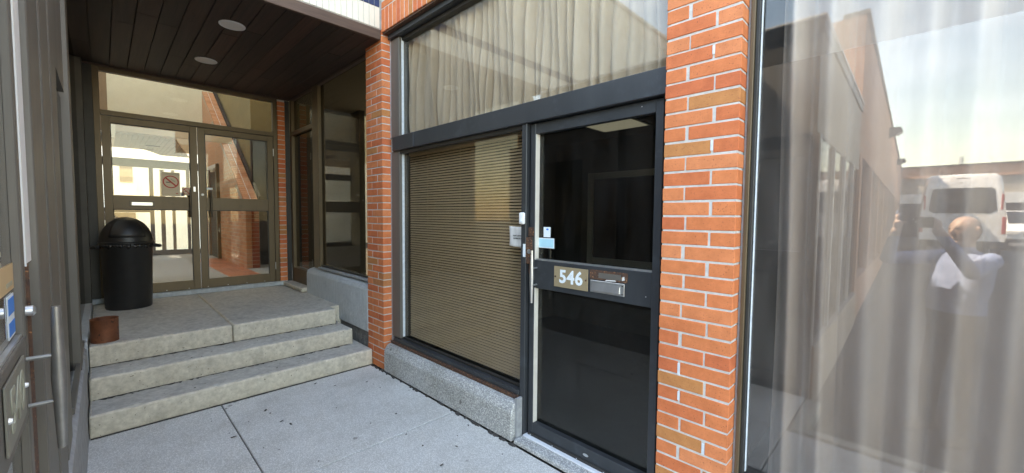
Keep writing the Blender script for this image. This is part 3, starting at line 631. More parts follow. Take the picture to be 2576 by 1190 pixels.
single('plinth_block', prism(((1.985, 0.0), (1.985, 0.24), (2.02, 0.31), (2.16, 0.348), (2.16, 0.0)), 'x', -0.56, 2.0, 0.010), 'plinth_aggregate', 'pebble aggregate plinth under the big right-hand window', 'plinth')
single('end_pier', bxm(1.96, 2.6, 2.0, 2.3, 0, 3.41), 'brick_far', 'brick pier closing the right end of the shopfront', 'pier')

# ---- rooms behind the glass
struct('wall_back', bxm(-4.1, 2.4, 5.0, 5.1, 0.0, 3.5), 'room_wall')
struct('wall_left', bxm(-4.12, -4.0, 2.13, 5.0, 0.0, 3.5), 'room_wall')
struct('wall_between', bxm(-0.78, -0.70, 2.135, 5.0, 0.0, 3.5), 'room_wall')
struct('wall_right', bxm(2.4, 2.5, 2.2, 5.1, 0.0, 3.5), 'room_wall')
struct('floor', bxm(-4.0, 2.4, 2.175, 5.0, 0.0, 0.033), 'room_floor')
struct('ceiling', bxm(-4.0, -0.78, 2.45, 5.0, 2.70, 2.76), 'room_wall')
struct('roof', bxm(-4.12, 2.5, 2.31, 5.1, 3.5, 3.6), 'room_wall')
r = thing('ceiling_panel_light', 'pale ceiling light panel inside, seen through the door glass', 'light', (-2.55, 4.25, 2.70))
obj('panel_frame', bxm(-2.86, -2.22, 3.94, 4.56, 2.686, 2.6995), 'trim_white', r); obj('diffuser', bxm(-2.83, -2.25, 3.97, 4.53, 2.682, 2.6855), 'panel_diffuser', r)
r = thing('framed_board', 'dark framed board on the room wall behind the door', 'board', (-2.75, 4.98, 1.0))
for a in ((-3.36, -3.27, 0.93, 2.23), (-2.18, -2.09, 0.93, 2.23)): obj('frame_side', bxm(a[0], a[1], 4.95, 4.998, a[2], a[3], 0.006), 'trim_white', r)
obj('frame_top', bxm(-3.269, -2.181, 4.952, 4.998, 2.14, 2.228, 0.006), 'trim_white', r); obj('frame_bottom', bxm(-3.269, -2.181, 4.952, 4.998, 0.932, 1.02, 0.006), 'trim_white', r)
obj('board', bxm(-3.269, -2.181, 4.975, 4.998, 1.021, 2.139), 'dark_brown', r)

# ================================================================== ALCOVE
# side glazing (parallel to the shopfront)
r = thing('side_window', 'dark side window above the grey stucco base, mirroring the double doors', 'window', (-5.0, 2.09, 0.86))
obj('pane', bxm(-5.72, -4.14, 2.106, 2.114, 0.88, 3.345), 'glass_side', r)
obj('sill_frame', bxm(-5.75, -4.178, 2.045, 2.15, 0.862, 0.890, 0.003), 'sealant', r)
obj('bottom_bead', bxm(-5.72, -4.178, 2.080, 2.105, 0.8905, 0.915, 0.002), 'frame_dark', r)
obj('mullion', bxm(-5.93, -5.72, 2.062, 2.15, 0.862, 3.349, 0.004), 'frame_bronze', r)
r = thing('sidelight', 'narrow glazed sidelight panel next to the alcove brick strip', 'window', (-6.4, 2.09, 0.56))
obj('pane', bxm(-6.80, -5.95, 2.106, 2.114, 0.80, 2.80), 'glass_side', r); obj('transom_pane', bxm(-6.80, -5.95, 2.106, 2.114, 2.86, 3.345), 'glass_side', r)
obj('side_frame', bxm(-6.88, -6.80, 2.062, 2.15, 0.566, 3.349, 0.003), 'frame_bronze', r)
obj('transom_bar', bxm(-6.80, -5.9305, 2.064, 2.15, 2.80, 2.86, 0.003), 'frame_bronze', r)
obj('bottom_rail', bxm(-6.80, -5.9305, 2.064, 2.15, 0.566, 0.78, 0.003), 'frame_bronze', r)
# strip of brick in the corner
r = thing('brick_strip', 'narrow brick strip in the alcove corner right of the double doors', 'brick strip', (-6.95, 1.95, 0.57))
obj('mortar_core', bxm(-7.1, -6.8935, 1.9035, 1.997, 0.566, 3.348), 'mortar', r)
obj('corner_trim', bxm(-7.05, -6.885, 2.001, 2.0615, 0.566, 3.3295), 'frame_dark', r)
z = 0.575
while z < 3.29:
    put_brick(r, -7.00, -6.89, 1.90, 2.00, z, z + 0.0622, 'brick', j=0.6); z += CH
# double doors in the yz plane at x = XD
XD = -6.92
def leaf_x(root, y0, y1, z0, z1, stile_n, stile_f, top, r0, r1, bot):
    xb = XD - 0.045
    obj('stile', bxm(xb, XD, y0, y0 + stile_n, z0, z1, 0.002), 'frame_bronze', root); obj('stile', bxm(xb, XD, y1 - stile_f, y1, z0, z1, 0.002), 'frame_bronze', root)
    a, b2 = y0 + stile_n + 0.0006, y1 - stile_f - 0.0006
    obj('top_rail', bxm(xb, XD - 0.001, a, b2, z1 - top, z1, 0.002), 'frame_bronze', root)
    obj('middle_rail', bxm(xb, XD - 0.001, a, b2, r0, r1, 0.002), 'frame_bronze', root)
    obj('bottom_rail', bxm(xb, XD - 0.001, a, b2, z0, z0 + bot, 0.002), 'frame_bronze', root)
    for p, q in ((z0 + bot, r0), (r1, z1 - top)):
        obj('pane', bxm(XD - 0.036, XD - 0.030, a - 0.004, b2 + 0.004, p - 0.004, q + 0.004), 'glass_bronze', root)
        obj('gasket', bxm(XD - 0.029, XD - 0.004, a + 0.0004, a + 0.008, p, q), 'frame_dark', root); obj('gasket', bxm(XD - 0.029, XD - 0.004, b2 - 0.008, b2 - 0.0004, p, q), 'frame_dark', root)
        obj('gasket', bxm(XD - 0.029, XD - 0.004, a + 0.0085, b2 - 0.0085, q - 0.010, q - 0.0004), 'frame_dark', root)
def handle_x(root, y, z0, z1):
    zc = (z0 + z1) / 2; xh = XD + 0.05
    h = smooth(obj('handle', lathe([(0, z0), (0.009, z0), (0.0155, zc), (0.009, z1), (0, z1)], (xh, y, 0), 16), 'bronze_knob', root), 50)
    for zz in (zc - 0.07, zc + 0.07): obj('standoff', tube((XD - 0.001, y, zz), (xh, y, zz), 0.006), 'bronze_knob', h)
r = thing('double_door_frame', 'bronze frame around the recessed double doors', 'door frame', (XD, 0.95, 0.57))
obj('jamb', bxm(XD - 0.07, XD + 0.012, -0.045, 0.012, 0.573, 3.345, 0.003), 'frame_bronze', r)
obj('jamb', bxm(XD - 0.07, XD + 0.012, 1.842, 1.899, 0.573, 3.345, 0.003), 'frame_bronze', r)
obj('transom_bar', bxm(XD - 0.07, XD + 0.010, 0.0125, 1.8415, 2.775, 2.835, 0.003), 'frame_bronze', r)
obj('head', bxm(XD - 0.07, XD + 0.010, 0.0125, 1.8415, 3.29, 3.345, 0.003), 'frame_bronze', r)
obj('transom_pane', bxm(XD - 0.036, XD - 0.030, 0.008, 1.846, 2.83, 3.295), 'glass_bronze', r)
dl = thing('door_leaf', 'left leaf of the bronze double doors, with mail slot', 'door', (XD, 0.46, 0.58))
leaf_x(dl, 0.016, 0.922, 0.5735, 2.770, 0.075, 0.075, 0.075, 1.652, 1.822, 0.125)
handle_x(dl, 0.83, 1.55, 1.92)
ms = obj('mail_slot', bxm(XD - 0.0005, XD + 0.008, 0.235, 0.470, 1.685, 1.755, 0.0015), 'bronze_knob', dl)
obj('flap', prism(((XD + 0.0085, 1.742), (XD + 0.020, 1.704), (XD + 0.016, 1.699), (XD + 0.0085, 1.701)), 'y', 0.255, 0.450).__class__ and bxm(XD + 0.0085, XD + 0.014, 0.255, 0.450, 1.700, 1.740, 0.002), 'aluminium', ms)
obj('latch_guard', bxm(XD - 0.0005, XD + 0.006, 0.870, 0.893, 1.90, 1.965, 0.001), 'aluminium', dl)
obj('hinge', tube((XD + 0.012, 0.014, 2.45), (XD + 0.012, 0.014, 2.56), 0.006, seg=8), 'aluminium', dl)
obj('hinge', tube((XD + 0.012, 0.014, 0.74), (XD + 0.012, 0.014, 0.85), 0.006, seg=8), 'aluminium', dl)
dr = thing('door_leaf', 'right leaf of the bronze double doors, with round lock', 'door', (XD, 1.38, 0.58))
leaf_x(dr, 0.932, 1.838, 0.5735, 2.770, 0.075, 0.075, 0.075, 1.652, 1.822, 0.125)
handle_x(dr, 1.055, 1.55, 1.92)
obj('lock_cylinder', lathe([(0, 0), (0.016, 0), (0.016, 0.005), (0.009, 0.008), (0, 0.008)], (XD, 0.968, 1.862), 18, 'x'), 'white_plastic', dr)
obj('push_label', bxm(XD - 0.0298, XD - 0.029, 1.012, 1.085, 1.935, 1.962), 'sticker_white', dr)
for zz in (0.76, 2.48): obj('hinge', tube((XD + 0.012, 1.840, zz), (XD + 0.012, 1.840, zz + 0.11), 0.006, seg=8), 'aluminium', dr)
for yy in (0.10, 0.33, 0.56, 0.79): obj('sweep_screw', tube((XD - 0.001, yy, 0.592), (XD + 0.0015, yy, 0.592), 0.005, seg=8), 'aluminium', dl)
for yy in (1.0, 1.23, 1.46, 1.69): obj('sweep_screw', tube((XD - 0.001, yy, 0.592), (XD + 0.0015, yy, 0.592), 0.005, seg=8), 'aluminium', dr)
# no-smoking signs on the left leaf
def no_smoking(label, yc, zc, w, h, rad, foot):
    r = thing('no_smoking_sign', label, 'sign', (XD - 0.028, yc, zc - h / 2)); x0 = XD - 0.0285
    obj('card', bxm(x0 - 0.0005, x0 + 0.0005, yc - w / 2, yc + w / 2, zc - h / 2, zc + h / 2), 'sign_cream', r)
    cz = zc + (0.03 if foot else 0) * h / 0.3
    bm = bmesh.new(); A = []; B = []
    for i in range(36):
        a = 2 * math.pi * i / 36; A.append(bm.verts.new((x0 + 0.0012, yc + rad * math.cos(a), cz + rad * math.sin(a)))); B.append(bm.verts.new((x0 + 0.0012, yc + rad * 0.84 * math.cos(a), cz + rad * 0.84 * math.sin(a))))
    for i in range(36): bm.faces.new((A[i], A[(i + 1) % 36], B[(i + 1) % 36], B[i]))
    obj('ring', bm, 'sign_red', r)
    k = 0.707 * rad * 0.9; t_ = rad * 0.075
    obj('slash', prism(((yc - k - t_, cz + k - t_), (yc - k + t_, cz + k + t_), (yc + k + t_, cz - k + t_), (yc + k - t_, cz - k - t_)), 'x', x0 + 0.0009, x0 + 0.0011), 'sign_red', r)
    obj('cigarette', bxm(x0 + 0.0006, x0 + 0.0008, yc - rad * 0.6, yc + rad * 0.1, cz - rad * 0.13, cz - rad * 0.02), 'ink_black', r)
    sm = bmesh.new()
    for q in range(5):
        a = q * 0.5; yy = yc + rad * (0.05 + 0.11 * q); zz = cz + rad * (0.42 - 0.09 * q)
        vv = [sm.verts.new((x0 + 0.0007, yy + rad * 0.10 * math.cos(p), zz + rad * 0.06 * math.sin(p))) for p in [2 * math.pi * s_ / 8 for s_ in range(8)]]
        sm.faces.new(vv)
    obj('smoke', sm, 'smoke_grey', r)
    if foot:
        for q, zz in enumerate((zc + h * 0.455, zc + h * 0.42)): obj('small_print', bxm(x0 + 0.0006, x0 + 0.0008, yc - w * 0.42, yc + w * 0.42, zz - 0.003, zz + 0.002), 'smoke_grey', r)
        obj('small_print', bxm(x0 + 0.0006, x0 + 0.0008, yc - w * 0.45, yc + w * 0.45, zc - h * 0.245, zc - h * 0.24), 'smoke_grey', r)
        obj('red_stamp', bxm(x0 + 0.0006, x0 + 0.0008, yc + w * 0.26, yc + w * 0.38, zc - h * 0.40, zc - h * 0.37), 'sign_red', r)
no_smoking('larger cream no-smoking sign on the left leaf glass', 0.640, 1.985, 0.185, 0.310, 0.082, True)
no_smoking('smaller cream no-smoking sign behind the left leaf handle', 0.800, 1.900, 0.098, 0.105, 0.042, False)
single('paper_slip', bxm(XD - 0.029, XD - 0.028, 0.735, 0.775, 1.832, 1.885), 'paper', 'small pale paper slip between the two no-smoking signs', 'paper')

# ---- canopy: plank ceiling, edge beam, tiled fascia
cn = thing('canopy', 'dark wooden plank ceiling of the alcove canopy', 'canopy', (-5.4, 0.95, 3.35))
obj('deck', bxm(-3.86, -6.95, -0.20, 2.125, 3.372, 3.42), 'dark_brown', cn)
y = -0.195; pk = None
while y < 2.10:
    w_ = 0.150
    for (xa, xb) in ((-3.87, -5.3 + random.uniform(-0.9, 0.9)), (None, -6.90)):
        if xa is None: xa = last - 0.002
        bm = bxm(xa, xb, y + 0.003, min(2.118, y + w_ - 0.003), 3.350 + random.uniform(0, 0.003), 3.3715); bev(bm, 0.003)
        obj('plank', bm, 'wood_plank', cn); last = xb
    y += w_
obj('edge_beam', bxm(-3.868, -3.832, -0.30, 1.995, 3.345, 3.442, 0.004), 'wood_edge', cn)
obj('back_trim', bxm(-6.86, -6.905, -0.20, 2.06, 3.335, 3.3495, 0.003), 'wood_edge', cn)
obj('side_trim', bxm(-3.87, -6.86, 2.062, 2.118, 3.330, 3.3495, 0.003), 'wood_edge', cn)
fs = thing('tiled_fascia', 'cream and blue tiled fascia band over the canopy edge', 'fascia', (-3.84, 0.9, 3.44))
obj('backing', bxm(-3.90, -3.838, -6.2, 2.12, 3.443, 5.33), 'grout', fs)
tile_c = None; y = 1.985
def tile(mat, w, h):
    bm = bxm(-0.004, 0.004, -w / 2, w / 2, -h / 2, h / 2); bev(bm, 0.002); me = mesh('tile', bm); me.materials.append(M[mat]); return me
tc_, tb_ = tile('tile_cream', 0.050, 0.200), tile('tile_blue', 0.050, 0.090)
tg_ = tile('tile_cream', 0.215, 0.215)
while y > -0.9:
    obj('tile', tc_, None, fs, (-3.835, y - 0.0265, 3.550)); obj('tile', tb_, None, fs, (-3.835, y - 0.0265, 3.701)); y -= 0.0545
obj('tile_band', bxm(-3.8405, -3.832, -6.2, y, 3.450, 3.650), 'tile_cream', fs); obj('tile_band', bxm(-3.8405, -3.832, -6.2, y, 3.656, 3.746), 'tile_blue', fs)
zz = 3.86
while zz < 5.25:
    yy = 1.87
    while yy > -6.1:
        if yy > -0.8 or zz < 5.2: obj('tile', tg_, None, fs, (-3.835, yy, zz))
        yy -= 0.2225 if zz > 0 else 0
    zz += 0.2225
obj('coping', bxm(-3.93, -3.82, -6.2, 0.45, 5.331, 5.40, 0.005), 'trim_white', fs)
single('corner_joint', bxm(-3.838, -3.824, 1.992, 2.004, 3.442, 3.9), 'sealant', 'grey sealant joint between tiled fascia and brick lintel', 'joint')
single('sun_blocker', bxm(-5.0, -3.95, 1.5, 8.0, 7.26, 11.0), 'cream_wall', 'unseen block added above the upper storey to block sun', 'building')  # unseen mass added to keep sun off the pavement
single('upper_storey', bxm(-7.3, -3.905, 0.46, 8.0, 3.43, 7.25), 'cream_wall', 'taller upper storey of the main building above the canopy', 'building')
for k, (lx, ly) in enumerate(((-4.55, 0.895), (-5.80, 0.88))):
    r = thing('recessed_light', ('round recessed light in the plank ceiling, nearer the street', 'round recessed light in the plank ceiling, nearer the double doors')[k], 'ceiling light', (lx, ly, 3.35), 'recessed canopy lights')
    smooth(obj('trim_ring', lathe([(0.088, 3.3495), (0.105, 3.3495), (0.104, 3.343), (0.09, 3.340), (0.088, 3.3495)], (lx, ly, 0), 36), 'white_plastic', r))
    obj('lens', lathe([(0, 3.349), (0.089, 3.349), (0.088, 3.3425), (0, 3.3425)], (lx, ly, 0), 36), 'light_disc', r)

# ---- bin and can on the landing
bx_, by_ = -6.44, 0.185
r = thing('trash_bin', 'black plastic dome-lid trash bin on the landing', 'trash bin', (bx_, by_, 0.51))
smooth(obj('body', lathe([(0, 0.511), (0.195, 0.511), (0.203, 0.53), (0.222, 1.20), (0.232, 1.215), (0.234, 1.255), (0.0, 1.255)], (bx_, by_, 0), 48), 'black_plastic', r))
prof = [(0.0, 1.2555), (0.238, 1.2555), (0.240, 1.272), (0.228, 1.280)] + [(0.225 * math.cos(a), 1.282 + 0.275 * math.sin(a)) for a in [R(4 + 86 * i / 12) for i in range(12)]] + [(0.0, 1.557)]
smooth(obj('dome_lid', lathe(prof, (bx_, by_, 0), 48), 'black_plastic', r))
fl = bmesh.new(); Gd = []
for i in range(13):
    row = []
    for j in range(9):
        az = R(-42 + 84 * i / 12); el = R(10 + 56 * j / 8)
        row.append(fl.verts.new((bx_ + 0.2305 * math.cos(el) * math.cos(az), by_ + 0.2305 * math.cos(el) * math.sin(az), 1.282 + 0.2805 * math.sin(el))))
    Gd.append(row)
for i in range(12):
    for j in range(8): fl.faces.new((Gd[i][j], Gd[i + 1][j], Gd[i + 1][j + 1], Gd[i][j + 1]))
f_ = smooth(obj('swing_flap', fl, 'black_plastic', r)); f_.modifiers.new('t', 'SOLIDIFY').thickness = 0.006
for sy in (1, -1):
    hb = bmesh.new()
    for q in range(8):
        a0, a1 = R(-90 + 180 * q / 8), R(-90 + 180 * (q + 1) / 8)
        p = lambda a: (bx_ + 0.06 * math.sin(a) + 0.02, by_ + sy * (0.222 + 0.062 * math.cos(a)), 1.228 - 0.012 * math.cos(a))
        tube(p(a0), p(a1), 0.019, seg=10, bm=hb)
    smooth(obj('handle', hb, 'black_plastic', r))
bg_ = bmesh.new(); ring = []
for i in range(60):
    a = R(-70 + 140 * i / 59); rr = 0.2365 + 0.004 * math.sin(i * 1.9); dp = 0.02 + 0.022 * abs(math.sin(i * 0.37)) + 0.012 * math.sin(i * 1.1)
    ring.append((bg_.verts.new((bx_ + rr * math.cos(a), by_ + rr * math.sin(a), 1.254)), bg_.verts.new((bx_ + (rr + 0.004) * math.cos(a), by_ + (rr + 0.004) * math.sin(a), 1.254 - dp))))
for p, q in zip(ring, ring[1:]): bg_.faces.new((p[0], q[0], q[1], p[1]))
o = smooth(obj('bag_edge', bg_, 'bag_plastic', r)); o.modifiers.new('t', 'SOLIDIFY').thickness = 0.0015
r = thing('metal_can', 'rusty brown metal can at the left end of the landing', 'can', (-4.862, -0.020, 0.51))
smooth(obj('can_wall', lathe([(0, 0.512), (0.088, 0.512), (0.088, 0.702), (0.0905, 0.706), (0.0895, 0.708), (0.084, 0.704), (0.083, 0.53), (0, 0.53)], (-4.862, -0.020, 0), 36), 'rust_can', r))

# ================================================================== LEFT SHOPFRONT WING (flat roofed, faces +y and +x)
YL = -0.15
w = thing('left_wing', 'low flat-roofed glazed wing at the left edge', 'building', (-2.2, -2.0, 0))
obj('roof', bxm(-0.60, -3.83, -4.0, YL + 0.01, 3.24, 3.34), 'frame_taupe', w)
obj('flashing', bxm(-0.585, -3.83, YL - 0.02, YL + 0.035, 3.341, 3.365, 0.004), 'threshold_metal', w)
obj('flashing', bxm(-0.585, -0.625, -4.0, YL - 0.0205, 3.341, 3.365, 0.004), 'threshold_metal', w)
obj('soffit_band', bxm(-0.62, -3.83, YL - 0.06, YL, 2.36, 3.239), 'frame_taupe', w)
obj('soffit_band', bxm(-0.62, -0.68, -4.0, YL - 0.061, 2.36, 3.239), 'garage_beige', w)
obj('corner_post', bxm(-0.60, -0.645, YL - 0.075, YL + 0.004, -0.12, 2.359, 0.003), 'frame_taupe', w)
obj('jamb', bxm(-1.584, -1.74, YL - 0.06, YL + 0.006, 1.47, 2.359, 0.003), 'white_paint_and_sunlit', w)  # upper jamb whitened to stand in for sunlight on it
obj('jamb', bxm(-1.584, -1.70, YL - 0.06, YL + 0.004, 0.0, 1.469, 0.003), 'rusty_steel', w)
for xa, xb, dy, mt in ((-1.7405, -2.02, 0.020, 'frame_taupe'), (-2.0205, -2.14, 0.004, 'frame_dark'), (-2.1405, -2.46, 0.017, 'frame_taupe'), (-2.4605, -2.58, 0.002, 'frame_dark'), (-2.5805, -2.86, 0.014, 'frame_taupe'), (-2.8605, -3.1, 0.004, 'frame_taupe')):
    obj('cladding_rib', bxm(xa, xb, YL - 0.055, YL + dy, 0.52, 3.238, 0.003), mt, w)
obj('mullion', bxm(-4.02, -4.25, YL - 0.06, YL + 0.016, 0.52, 3.345, 0.003), 'frame_taupe', w)
obj('mullion', bxm(-6.90, -6.70, YL - 0.06, YL + 0.030, 0.512, 3.345, 0.003), 'frame_dark', w)
obj('pane', bxm(-3.10, -4.02, YL - 0.03, YL - 0.024, 0.52, 2.359), 'glass_side', w)
obj('pane', bxm(-4.25, -6.70, YL - 0.03, YL - 0.024, 0.52, 3.345), 'glass_side', w)
obj('plinth', prism(((YL - 0.1, 0.0), (YL + 0.032, 0.0), (YL + 0.024, 0.50), (YL + 0.004, 0.525), (YL - 0.1, 0.54)), 'x', -4.70, -1.665), 'sealant', w)
obj('sill_frame', bxm(-3.10, -4.72, YL - 0.01, YL + 0.014, 0.541, 0.575, 0.003), 'frame_taupe', w)
obj('step_curb', bxm(-4.705, -6.90, YL - 0.1, YL + 0.03, 0.3, 0.56, 0.005), 'stucco_paint', w)
# glazing of the side that faces the lot
yy = -0.23
for k in range(4):
    obj('post', bxm(-0.60, -0.66, yy - 0.05, yy, -0.12, 2.359, 0.003), 'trim_white', w)
    obj('pane', bxm(-0.635, -0.629, yy - 0.05 - 0.87, yy - 0.05, 0.45, 2.359), 'glass_side', w); obj('window_shade', bxm(-0.665, -0.661, yy - 0.05 - 0.84, yy - 0.08, 0.47, 2.34), 'garage_beige', w); yy -= 0.94
obj('base_wall', bxm(-0.58, -0.68, -4.0, -0.235, -0.12, 0.45, 0.006), 'brick_far', w)
obj('inner_wall', bxm(-3.6, -3.7, -4.0, -0.25, 0.0, 3.2), 'room_wall', w)
obj('inner_wall', bxm(-0.7, -6.9, -2.6, -2.7, 0.0, 3.2), 'room_wall', w)
obj('inner_floor', bxm(-0.68, -6.9, -2.6, -0.26, -0.1, 0.05), 'room_floor', w)
ld = thing('left_door', 'neighbouring glazed door at the left edge, aluminium handle, plate 540', 'door', (-1.1, YL, 0.04))
YD = YL + 0.008
glazed_door(ld, -1.577, -0.648, YD, -1, 0.06, 2.238, 0.044, 0.070, 1.108, 1.303, 0.095, 'frame_taupe', 'glass_bright_haze', False, rec=0.016)
bar_handle(ld, -1.512, YD, -1, 1.012, 1.372, 'steel_dull')
obj('sunlit_edge_strip', bxm(-1.582, -1.5775, YD - 0.04, YD + 0.003, 1.47, 2.236), 'white_paint_and_sunlit', ld)  # white colour stands in for sun on the door edge
obj('lock_strip', bxm(-1.584, -1.5775, YD - 0.04, YD + 0.006, 1.18, 1.46, 0.001), 'rusty_steel', ld)
obj('lock_cylinder', lathe([(0, 0), (0.013, 0), (0.013, 0.012), (0.008, 0.016), (0, 0.016)], (-1.556, YD, 1.361), 18, 'y'), 'aluminium', ld)
np_ = obj('number_plate', bxm(-1.44, -1.19, YD + 0.0003, YD + 0.0045, 1.143, 1.278, 0.0008), 'plate_dull', ld)
for s, xx in zip('540', (-1.252, -1.315, -1.378)): obj('numeral', text_mesh(s, 0.118, 0.0008, 0.0034), 'numeral_dull', np_, (xx, YD + 0.0056, 1.2105), FACE_PY)
for xx in (-1.43, -1.20): obj('plate_screw', tube((xx, YD + 0.0046, 1.21), (xx, YD + 0.010, 1.21), 0.0065, 0.0045, 12), 'aluminium', np_)
r = thing('glass_backdrop', 'pale added shade drawn behind the left door glass', 'backdrop', (-1.1, YD - 0.03, 0.1))  # pale sheets added behind the panes to lift their brightness
obj('backdrop_sheet', bxm(-1.535, -0.70, YD - 0.034, YD - 0.031, 1.315, 2.16), 'backdrop_white', r); obj('backdrop_sheet', bxm(-1.535, -0.70, YD - 0.034, YD - 0.031, 0.165, 1.095), 'smoke_grey', r)
r = thing('tan_sticker', 'tan sticker above the blue one on the left door glass', 'sticker', (-1.45, YD - 0.04, 1.42))
obj('backing', bxm(-1.535, -1.34, YD - 0.0155, YD - 0.0140, 1.425, 1.485), 'sticker_tan', r); obj('print', bxm(-1.50, -1.42, YD - 0.0136, YD - 0.0130, 1.436, 1.446), 'smoke_grey', r)
r = thing('blue_sticker', 'blue and white sticker on the left door glass', 'sticker', (-1.45, YD - 0.04, 1.33))
obj('backing', bxm(-1.515, -1.425, YD - 0.0155, YD - 0.0140, 1.318, 1.415), 'sticker_white', r)
obj('print', bxm(-1.509, -1.431, YD - 0.0136, YD - 0.0130, 1.324, 1.355), 'sticker_blue', r); obj('print', bxm(-1.509, -1.431, YD - 0.0136, YD - 0.0130, 1.372, 1.409), 'sticker_blue', r)

# ================================================================== ATRIUM BEHIND THE DOUBLE DOORS
ZF = 0.58
struct('atrium_floor', bxm(-6.99, -13.0, -1.5, 3.2, 0.3, ZF), 'carpet')
qt = struct('tile_path', bxm(-7.3, -11.2, 1.405, 1.858, ZF + 0.0005, ZF + 0.004), 'grout'); me = None
x = -7.31
while x > -11.1:
    for q in range(3):
        if me is None:
            bm = bxm(-0.105, 0.105, -0.072, 0.072, -0.003, 0.003); bev(bm, 0.002); me = mesh('floor_tile', bm); me.materials.append(M['quarry_tile'])
        obj('floor_tile', me, None, qt, (x - 0.11, 1.481 + 0.150 * q, ZF + 0.0068))
    x -= 0.218
# sloped brick wall
sw = thing('sloped_brick_wall', 'orange brick wall with sloping top behind the right door leaf', 'wall', (-10.5, 1.95, ZF))
XN, KZ, SL = -8.79, 1.78, 0.70
top = lambda xx: KZ + (XN - xx) * SL
obj('mortar_core', prism(((XN - 0.004, ZF), (XN - 0.004, KZ - 0.004), (-13.0, top(-13.0) - 0.006), (-13.0, ZF)), 'y', 1.8635, 2.08), 'mortar_inner', sw)
nb = 0; z = ZF + 0.004; k = 0
bigbm = bmesh.new()
while z < 5.0:
    x = XN + (0 if k % 2 == 0 else 0.113)
    while x > -13.0:
        xa, xb = min(x, XN), x - 0.217
        zt = z + CH - JT
        if xa - xb > 0.05:
            # clip to slope: brick must lie under the coping line at its near end
            if zt < top(xa) - 0.02:
                if nb < 285 and not (-12.2 < xb and xa < -11.05 and z < 2.7):
                    put_brick(sw, xb, xa, 1.86, 1.95, z, zt, 'brick_inner', j=0.5); nb += 1
                elif not (-12.2 < xb and xa < -11.05 and z < 2.7): box(bigbm, xb, xa, 1.8605, 1.95, z, zt)
        x -= 0.227
    z += CH; k += 1
o = obj('upper_bricks', bigbm, 'brick_inner', sw); o['kind'] = 'stuff'
z = ZF + 0.004
while z < KZ - 0.03:
    put_brick(sw, XN - 0.05, XN + 0.003, 1.955, 2.075, z, z + CH - JT, 'brick_dark', j=0.5); z += CH
a = math.atan(SL); s = 0
while s < 5.0:
    xx = XN - s * math.cos(a); zz = KZ + s * math.sin(a)
    for (y0, y1) in ((1.858, 1.966), (1.974, 2.085)):
        bm_ = brick_mesh(0.0622, y1 - y0, 0.05, 'brick_inner')
        obj('brick', bm_, None, sw, (xx - 0.031 * math.cos(a), (y0 + y1) / 2, zz + 0.031 * math.sin(a)), (0, a, 0))
    s += CH
obj('coping_joint', prism(((XN, KZ + 0.0), (XN - 4.1, KZ + 4.1 * SL), (XN - 4.1, KZ + 4.1 * SL + 0.03), (XN, KZ + 0.03)), 'y', 1.9665, 1.9735), 'trim_white', sw)
obj('slope_frame', prism(((XN - 0.1, KZ + 0.02), (XN - 4.2, KZ + 4.2 * SL - 0.05), (XN - 4.2, KZ + 4.2 * SL + 0.10), (XN - 0.1, KZ + 0.16)), 'y', 2.09, 2.14), 'dark_brown', sw)
r = thing('inner_doorway', 'dark doorway with metal frame in the sloped brick wall', 'door', (-11.6, 1.85, ZF))
obj('door_jamb', bxm(-11.08, -11.16, 1.80, 1.862, ZF, 2.72, 0.003), 'frame_bronze', r); obj('door_jamb', bxm(-12.12, -12.2, 1.80, 1.862, ZF, 2.72, 0.003), 'frame_bronze', r)
obj('door_head', bxm(-11.16, -12.12, 1.80, 1.862, 2.64, 2.72, 0.003), 'trim_white', r); obj('door_panel', bxm(-11.16, -12.12, 1.845, 1.862, ZF, 2.64), 'dark_brown', r)
obj('door_closer', bxm(-11.2, -11.5, 1.76, 1.80, 2.55, 2.62, 0.005), 'aluminium', r)
struct('wall_olive', bxm(-9.3, -9.4, 2.09, 3.2, 3.25, 5.2), 'olive_wall')
struct('wall_dark', bxm(-9.3, -9.4, 2.09, 3.2, ZF, 3.249), 'dark_brown')
struct('alcove_end_wall', bxm(-7.0, -6.905, -0.24, -0.0455, 0.5, 3.349), 'frame_dark')
struct('far_sun_slab', bxm(-13.11, -15.6, -3, 5, 3.40, 3.5), 'soffit_beige')  # slab added outside the far entrance to hold back sun
struct('wall_olive_side', bxm(-9.41, -13.1, 2.16, 2.26, 0.6, 6.6), 'olive_wall')
struct('wall_side', bxm(-6.95, -9.3, 3.2, 3.3, 0.3, 5.2), 'room_wall')
struct('wall_cream', bxm(-13.0, -13.1, -1.5, 8.5, 3.32, 15.0), 'cream_wall')  # wall carried up and sideways out of view to block sun
struct('wall_brown', bxm(-9.0, -9.1, -1.5, 0.10, 2.9, 5.4), 'brown_panel')
struct('wall_far_side', bxm(-7.0, -13.1, -1.6, -1.5, 0.3, 5.4), 'cream_wall')
r = thing('far_entrance', 'dark framed glass entrance at the far end of the atrium', 'entrance', (-13.0, 0.5, ZF))
obj('header', bxm(-13.0, -13.08, -1.5, 1.86, 2.685, 2.875, 0.004), 'dark_brown', r)
obj('base_rail', bxm(-13.0, -13.08, -1.5, 1.86, ZF, 0.70, 0.004), 'dark_brown', r)
for y0, y1 in ((-0.55, -0.47), (0.80, 0.875), (1.50, 1.56), (1.78, 1.86)): obj('post', bxm(-13.0, -13.08, y0, y1, 0.701, 2.684, 0.003), 'dark_brown', r)
obj('middle_rail', bxm(-13.005, -13.07, -0.469, 0.799, 1.62, 1.72, 0.003), 'dark_brown', r)
for y0, y1 in ((1.02, 1.10), (1.24, 1.30)): obj('wood_post', bxm(-13.3, -13.38, y0, y1, 0.5, 2.684, 0.003), 'brown_panel', r)
obj('pane', bxm(-13.03, -13.036, -1.5, 1.80, 0.70, 2.69), 'glass_clear', r)
